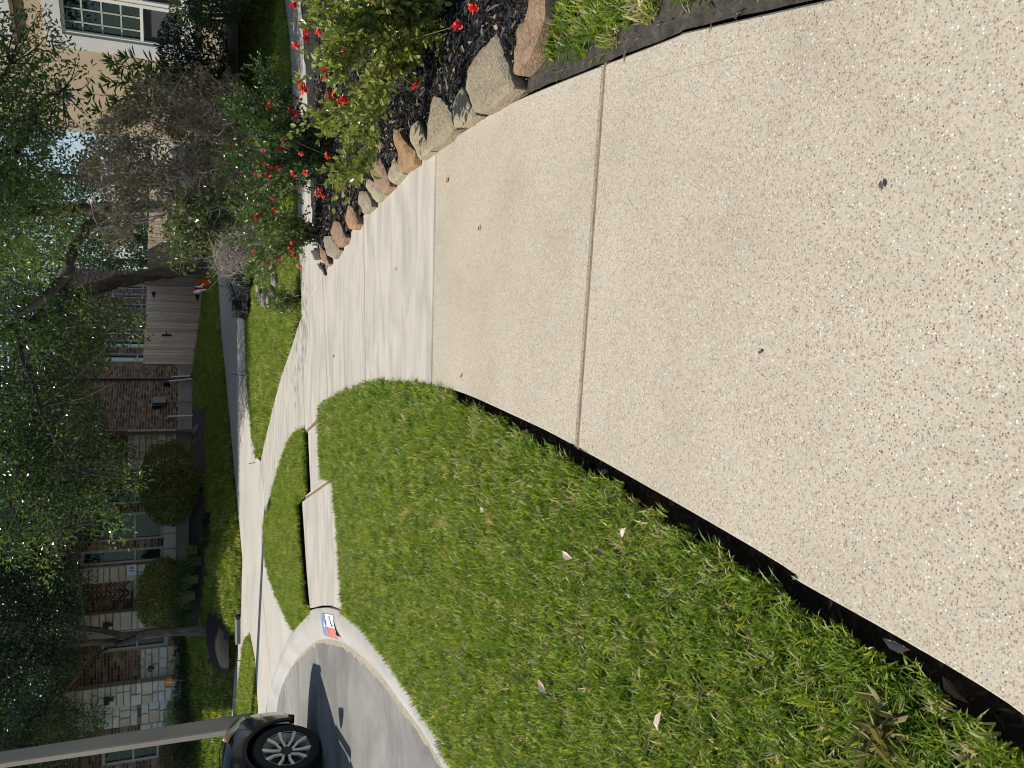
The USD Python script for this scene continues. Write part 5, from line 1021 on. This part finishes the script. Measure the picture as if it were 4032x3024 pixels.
# ---------------------------------------------------------------- concrete lamp post
pp = WS(1000, 2843); post = thing('lamp_post', 'square concrete lamp post rising out of frame behind the dark car', 'lamp post')
PHT = 5.6; yw = 0.0
v = [];
for z, s in ((-.3, .125), (2.0, .11), (4.0, .097), (PHT, .086)):
    for k in range(4):
        a0 = yw + k * math.pi / 2
        for sg in (-1, 1):
            a_ = math.pi / 4 - .10; v.append([pp[0] + s * math.sqrt(2) * math.cos(a0 + sg * .10), pp[1] + s * math.sqrt(2) * math.sin(a0 + sg * .10), pp[2] + z])
v = np.array(v); F = []
for j in range(3):
    for i in range(8): a_, b_ = j * 8 + i, j * 8 + (i + 1) % 8; F += [[a_, b_, b_ + 8], [a_, b_ + 8, a_ + 8]]
F += [[24, 24 + i, 25 + i] for i in range(1, 7)]
cth, sth = math.cos(math.radians(45)), math.sin(math.radians(45))
part(post, 'shaft', (v, np.array(F)), 'pole_concrete')
tp = pp + [0, 0, PHT]; part(post, 'arm', tube(bez([tp + [0, 0, -.15], tp + [.1, -.35, .12], tp + [.2, -.8, .15]], 8), .03, 8), 'black_metal'); part(post, 'luminaire', box(tp + [.23, -.95, .13], (.16, .42, .09), .2), 'black_metal')

# ---------------------------------------------------------------- cars
def loft(secs, n=None):
    S = [np.asarray(s, float) for s in secs]; n = len(S[0]); V = np.vstack(S); F = []
    for i in range(len(S) - 1):
        for j in range(n):
            a, b = i * n + j, i * n + (j + 1) % n; F += [[a, b, b + n], [a, b + n, a + n]]
    for o, fl in ((0, False), ((len(S) - 1) * n, True)):
        c = len(V); V = np.vstack([V, V[o:o + n].mean(0)])
        for j in range(n): f = [c, o + j, o + (j + 1) % n]; F.append(f if fl else f[::-1])
    return V, np.array(F)
def body_sec(x, hw, zb, zt, crown=.04, tuck=.9):
    h = zt - zb; half = [(0, zb), (hw * tuck, zb), (hw * .97, zb + .06), (hw, zb + h * .35), (hw * .995, zb + h * .6), (hw * .975, zt - h * .16), (hw * .93, zt - h * .05), (hw * .84, zt), (hw * .5, zt + crown * .8), (0, zt + crown)]
    pts = [(x, y, z) for y, z in half] + [(x, -y, z) for y, z in half[-2:0:-1]]
    return pts
def cab_sec(x, hb, zb, ht, zt):
    half = [(0, zb), (hb, zb), (hb * .985, zb + (zt - zb) * .3), (ht + (hb - ht) * .45, zb + (zt - zb) * .7), (ht, zt - .05), (ht * .9, zt), (0, zt + .03)]
    return [(x, y, z) for y, z in half] + [(x, -y, z) for y, z in half[-2:0:-1]]
def to_man(m): 
    t = trimesh.Trimesh(*m, process=True); t.fix_normals(); return Manifold(manifold3d.Mesh(np.asarray(t.vertices, np.float32), np.asarray(t.faces, np.uint32)))
def ball(c, r, n=8): return Manifold.sphere(r, n * 3).translate(tuple(map(float, c)))
def hullpts(pts, r): return Manifold.batch_hull([ball(p, r, 4) for p in pts])
def make_car(name, lab, origin, heading, paint, wb=2.85, k=1.0, cat_='car', hood=1.08, roof=1.72, wr_=.382, detail=True):
    t = thing(name, lab, cat_); d = np.array([math.cos(heading), math.sin(heading), 0]); l = np.array([-d[1], d[0], 0]); R = np.array([d, l, UZ])
    def put(m): return place(vf(m) if hasattr(m, 'to_mesh') else m, R, origin)
    rear = -wb - .95
    secs = [body_sec(.97, .40, .42, .66), body_sec(.93, .62, .32, .82), body_sec(.82, .78, .26, .92), body_sec(.62, .88, .24, .99), body_sec(.3, .935, .23, hood - .03), body_sec(0, .95, .23, hood), body_sec(-.5, .955, .23, hood + .045), body_sec(-.95, .955, .23, hood + .07)] + [body_sec(x, .955, .23, hood + .06, .02) for x in (-1.6, -2.6)] + [body_sec(rear + .4, .94, .26, hood + .05, .02), body_sec(rear + .1, .90, .32, hood, .02), body_sec(rear, .84, .40, hood - .1, .02)]
    bd = to_man(loft(secs))
    for x in (0, -wb):
        bd = bd - Manifold.cylinder(3, wr_ + .075, wr_ + .075, 56).rotate((90, 0, 0)).translate((x, 1.5, wr_))+ Manifold()
    inner = Manifold.cube((wb + 1.2, 1.0, .5)).translate((-wb - .6, -.5, .25)); bd = bd + inner
    part(t, 'body', put(bd), paint, 32)
    zb = hood + .06
    cab = loft([cab_sec(-.72, .80, zb - .04, .74, zb + .01), cab_sec(-1.25, .87, zb - .04, .72, roof - .16), cab_sec(-1.6, .885, zb - .04, .70, roof - .02), cab_sec(-2.4, .885, zb - .04, .69, roof), cab_sec(rear + .75, .87, zb - .04, .66, roof - .05), cab_sec(rear + .2, .80, zb - .04, .62, zb + .1)])
    part(t, 'window_band', put(cab), 'car_glass', 35)
    rf = loft([[(x, y, z) for y, z in ((-hw, zz - .045), (-hw * .9, zz), (0, zz + .03), (hw * .9, zz), (hw, zz - .045))] for x, hw, zz in ((-1.42, .73, roof - .06), (-1.7, .725, roof + .005), (-2.4, .715, roof + .022), (rear + .7, .69, roof - .025))])
    part(t, 'roof', put(rf), paint, 35)
    for sy in (-1, 1):
        for a, b in (((-.70, .835, zb), (-1.42, .745, roof - .05)), ((-1.95, .905, zb), (-2.0, .735, roof - .03)), ((rear + .9, .89, zb), (rear + .8, .68, roof - .05))):
            part(t, 'pillar', put(tube([[a[0], sy * a[1], a[2]], [b[0], sy * b[1], b[2]]], .045, 6)), paint)
        for x in (0, -wb):
            tyre = lathe([(wr_ * .66, -.105), (wr_ * .80, -.122), (wr_ * .93, -.122), (wr_ * .985, -.10), (wr_, -.06), (wr_, .06), (wr_ * .985, .10), (wr_ * .93, .122), (wr_ * .80, .122), (wr_ * .66, .105), (wr_ * .66, -.105)], 56)
            Rw = np.array([[1, 0, 0], [0, 0, 1], [0, sy, 0]], float); pw = np.array([x, sy * .83, wr_]); wp = part(t, 'wheel', put(place(tyre, Rw, pw)), 'tyre', 40)
            r0 = wr_ * .685
            part(wp, 'rim', put(place(lathe([(r0 * .90, -.08), (r0 * .955, .085), (r0 * .985, .112), (r0, .105), (r0, -.08), (r0 * .90, -.08)], 48), Rw, pw)), 'alloy', 40)
            part(wp, 'brake_disc', put(place(lathe([(.0, -.02), (r0 * .8, -.02), (r0 * .8, .0), (.0, .0)], 32), Rw, pw)), 'alloy_dark', 40)
            hub = [lathe([(0, .075), (.06, .075), (.075, .06), (.075, .0), (0, .0)], 24)]
            part(wp, 'hub', put(place(hub[0], Rw, pw)), 'alloy_dark', 40)
            sp = []
            for i in range(5):
                a = i * 2 * math.pi / 5 + .5
                for s in (-1, 1):
                    p0 = (.078 * math.cos(a + s * .42), .078 * math.sin(a + s * .42), .062); p1 = (r0 * .62 * math.cos(a + s * .245), r0 * .62 * math.sin(a + s * .245), .085); p2 = (r0 * .965 * math.cos(a + s * .30), r0 * .965 * math.sin(a + s * .30), .093)
                    sp.append(vf(Manifold.batch_hull([ball(p0, .018, 3), ball(p1, .019, 3)]) + Manifold.batch_hull([ball(p1, .019, 3), ball(p2, .026, 3)])))
                p0 = (.085 * math.cos(a), .085 * math.sin(a), .058)
            part(wp, 'spoke', put(place(cat(*sp), Rw, pw)), 'alloy', 40, kind='stuff')
            arch = []; an = np.linspace(-.25, math.pi + .25, 26)
            arch = tube([[x + (wr_ + .072) * math.cos(q), sy * .945, wr_ + (wr_ + .072) * math.sin(q)] for q in an], .026, 6); part(t, 'arch_trim', put(arch), 'car_plastic', 40)
        hl = hullpts([(.80, sy * .70, .84), (.74, sy * .80, .80), (.40, sy * .905, .97), (.34, sy * .90, 1.02), (.66, sy * .74, .95), (.55, sy * .84, .86)], .03); part(t, 'headlight', put(hl), 'lamp_lens', 40)
        part(t, 'side_marker', put(hullpts([(.36, sy * .925, .97), (.28, sy * .925, 1.0), (.37, sy * .915, 1.0)], .022)), 'amber_lens', 40)
        part(t, 'mirror', put(hullpts([(-.92, sy * 1.02, zb + .06), (-.92, sy * 1.16, zb + .05), (-.98, sy * 1.14, zb + .18), (-.96, sy * 1.02, zb + .16), (-.80, sy * 1.06, zb + .1)], .035)), paint, 40)
        part(t, 'sill', put(box((-wb / 2, sy * .90, .26), (wb - .95, .1, .1))), 'car_plastic')
        for x0 in (-1.02, -1.98, -2.75): part(t, 'door_gap', put(box((x0, sy * .9565, .68), (.012, .006, .72))), 'car_plastic')
        for x0 in (-1.75, -2.6): part(t, 'door_handle', put(hullpts([(x0, sy * .975, .93), (x0 - .18, sy * .975, .93)], .016)), paint)
        part(t, 'tail_light', put(hullpts([(rear + .02, sy * .78, .95), (rear + .25, sy * .90, .97), (rear + .08, sy * .80, 1.08), (rear + .3, sy * .90, 1.06)], .03)), 'flag_maroon', 40)
    part(t, 'bumper_lip', put(hullpts([(.92, -.60, .25), (.92, .60, .25), (.58, -.87, .245), (.58, .87, .245), (.97, 0, .25)], .022)), 'car_plastic', 40)
    part(t, 'grille', put(box((.955, 0, .62), (.06, .8, .2))), 'car_plastic')
    part(t, 'hood_gap', put(tube([(.78, -.66, .955), (.3, -.80, hood + .0), (-.3, -.83, hood + .035), (-.9, -.83, hood + .075)], .006, 5)), 'car_plastic')
    return t
hd = math.atan2(.95, .32); dv = np.array([math.cos(hd), math.sin(hd), 0]); lv = np.array([-dv[1], dv[0], 0])
hub_c = np.array([*W(1264, 2925, ZS)[:2], ZS]); hub_c = hub_c + lv * (.83 + .10)
make_car('parked_car', 'dark blue-black car with silver five-spoke wheel parked on the grey street', hub_c, hd, 'car_paint')
g = WD(872, 905, 25.5); gz = .30; hd2 = math.radians(8)
dv2 = np.array([math.cos(hd2), math.sin(hd2), 0]); rearpt = WD(800, 985, 25.0)
make_car('parked_car', 'blue-grey car on the driveway, mostly hidden by shrubs in front of the fence', np.array([rearpt[0], rearpt[1] + 1.0, gz]) + dv2 * 3.8, hd2, 'car_blue_grey', hood=1.05, roof=1.4)

# ---------------------------------------------------------------- painted curb number
def on_curb(px, py):
    """the point of the curb's sloping face under a pixel"""
    d = ray(px, py); best = None
    for z in np.linspace(0, -.12, 61):
        q = O + d * ((z - EYE) / d[2]); a = np.linalg.norm(bs - q[:2], axis=1).argmin(); e = fs[a] - bs[a]; t = np.clip(np.dot(q[:2] - bs[a], e) / np.dot(e, e), 0, 1); zz = np.interp(t, [p[0] for p in prof], [p[1] for p in prof])
        if best is None or abs(zz - z) < best[0]: best = (abs(zz - z), q)
    return best[1]
plate = thing('curb_number', 'worn blue, white and red flag with star and house number painted on the curb', 'curb marking')
def quad(name, pts, mt, lift, n=8):
    P = np.array([on_curb(*p) for p in pts]); s, t = np.meshgrid(np.linspace(0, 1, n), np.linspace(0, 1, n)); s, t = s.ravel()[:, None], t.ravel()[:, None]
    Q = (1 - s) * (1 - t) * P[0] + s * (1 - t) * P[1] + s * t * P[2] + (1 - s) * t * P[3]
    for q in Q:
        a = np.linalg.norm(bs - q[:2], axis=1).argsort()[:2]; zz = 0; wsum = 0
        for i in a:
            e = fs[i] - bs[i]; tt = np.clip(np.dot(q[:2] - bs[i], e) / np.dot(e, e), 0, 1); w = 1 / (np.linalg.norm(bs[i] - q[:2]) + .01); zz += w * np.interp(tt, [p[0] for p in prof], [p[1] for p in prof]); wsum += w
        q[2] = zz / wsum + lift
    F = [[j * n + i, j * n + i + 1, j * n + n + i + 1] for j in range(n - 1) for i in range(n - 1)] + [[j * n + i, j * n + n + i + 1, j * n + n + i] for j in range(n - 1) for i in range(n - 1)]
    F = np.array(F); nz = np.cross(Q[F[0, 1]] - Q[F[0, 0]], Q[F[0, 2]] - Q[F[0, 0]])[2]
    part(plate, name, (Q, F if nz > 0 else F[:, ::-1]), mt); return P
quad('blue_stripe', [(1266, 2414), (1280, 2416), (1297, 2506), (1284, 2502)], 'paint_blue', .005)
qw = quad('white_stripe', [(1280.3, 2416), (1312, 2422), (1322, 2476), (1289, 2468)], 'paint_white', .005)
quad('red_stripe', [(1289.3, 2468.6), (1322, 2476.6), (1331, 2519), (1297.5, 2506)], 'paint_red', .005)
sq = lambda u, v: (1280.3 + 31.7 * u + 9 * v, 2416 + 6 * u + 52 * v)
for u0, u1, v0, v1 in ((.36, .39, .10, .80), (.62, .65, .12, .92), (.46, .54, .14, .40), (.55, .585, .36, .72), (.56, .66, .78, .92)):
    quad('numeral', [sq(u0, v0), sq(u1, v0), sq(u1, v1), sq(u0, v1)], 'ink', .008, 4)
sc = (1280, 2459); st5 = [(sc[0] + (6.0 if i % 2 == 0 else 2.6) * math.cos(i * math.pi / 5 + .3) * .62 + (6 if i % 2 == 0 else 2.6) * math.sin(i * math.pi / 5 + .3) * .30, sc[1] + (6.0 if i % 2 == 0 else 2.6) * math.sin(i * math.pi / 5 + .3) * 2.3) for i in range(10)]
SP_ = np.array([on_curb(*p) for p in st5]); SP_[:, 2] += .007; cc = SP_.mean(0); V = np.vstack([SP_, cc]); F = np.array([[10, i, (i + 1) % 10] for i in range(10)])
if np.cross(V[F[0, 1]] - V[F[0, 0]], V[F[0, 2]] - V[F[0, 0]])[2] < 0: F = F[:, ::-1]
part(plate, 'star', (V, F), 'paint_white')

# ---------------------------------------------------------------- fallen leaves
rl = np.random.default_rng(29)
def fallen(px, py, L, mt, lab, z=.004, wid=.5, grp=None):
    p = W(px, py, z); yaw = rl.uniform(0, 2 * np.pi)
    m = leaves(np.array([p]), np.array([[math.cos(yaw), math.sin(yaw), .05]]), np.array([L]), np.array([L * wid]), rl, full=True, roll=.15)
    v = m[0]; v[:, 2] += .05 * L * np.sin(v[:, 0] * 90); solo('fallen_leaf', (v, m[1]), mt, lab, 'leaf', grp)
fallen(3477, 745, .021, 'dark_fallen', 'dark brown leaf lying alone on the near pebble slab', .006, .6)
fallen(1765, 718, .042, 'rust_leaf', 'rust red leaf on the second pebble slab near the stones')
fallen(1888, 910, .03, 'dark_fallen', 'dark curled leaf at the middle of the second pebble slab')
fallen(1560, 1068, .03, 'fallen_leaf', 'small brown leaf on the first smooth slab')
fallen(1312, 1410, .06, 'dark_fallen', 'dark thin leaf on the smooth slab near the lawn corner', .005, .25)
fallen(1815, 1490, .03, 'dark_fallen', 'tiny dark leaf on the pebble slab by the lawn edge')
fallen(2985, 1388, .018, 'dark_fallen', 'dark speck of leaf near the left edge of the near pebble slab')
for px, py, L, mt, lab in ((2250, 2200, .085, 'pale_leaf', 'long pale dry leaf in the middle of the lawn'), (2345, 2160, .07, 'dark_fallen', 'curled dark brown leaf beside the long pale one'), (1908, 2015, .06, 'pale_leaf', 'upright pale leaf in the lawn above the middle'), (1905, 1905, .05, 'fallen_leaf', 'tan leaf in the lawn nearest the curved walk'), (2445, 2115, .055, 'pale_leaf', 'pale leaf in the lawn towards the dark edge'), (2150, 2730, .09, 'pale_leaf', 'narrow pale leaf low on the lawn'), (2600, 2800, .07, 'pale_leaf', 'broad pale leaf near the bottom of the lawn'),
     (2520, 2685, .05, 'fallen_leaf', 'small tan leaf in the grass above the broad pale one'), (1495, 1725, .05, 'pale_leaf', 'pale leaf in the grass near the curb walkway'), (2950, 2215, .09, 'dark_fallen', 'dark leaf lying on the lawn edge beside the soil gap'), (2395, 1855, .06, 'fallen_leaf', 'brown leaf caught in the soil gap by the wooden strip'), (3580, 2560, .075, 'pale_leaf', 'pale leaf in the soil gap near the bottom corner'), (3710, 2660, .07, 'fallen_leaf', 'brown leaf tucked under the slab edge near the bottom corner')):
    fallen(px, py, L, mt, lab, .05 if 'gap' not in lab and 'under' not in lab else -.05, .36)
# a dry tuft near the lower corner of the lawn
b = W(3500, 2890, .0); n = 70; Dd = np.c_[rl.normal(0, 1, (n, 2)), rl.uniform(.05, .5, n)]
solo('dry_leaf_cluster', leaves(b + rl.normal(0, .03, (n, 3)) * [1, 1, .2] + [0, 0, .02], Dd, rl.uniform(.03, .09, n), rl.uniform(.006, .016, n), rl), 'grass_dry', 'cluster of dry straw-coloured leaves in the lawn at the bottom corner', 'dry leaves')
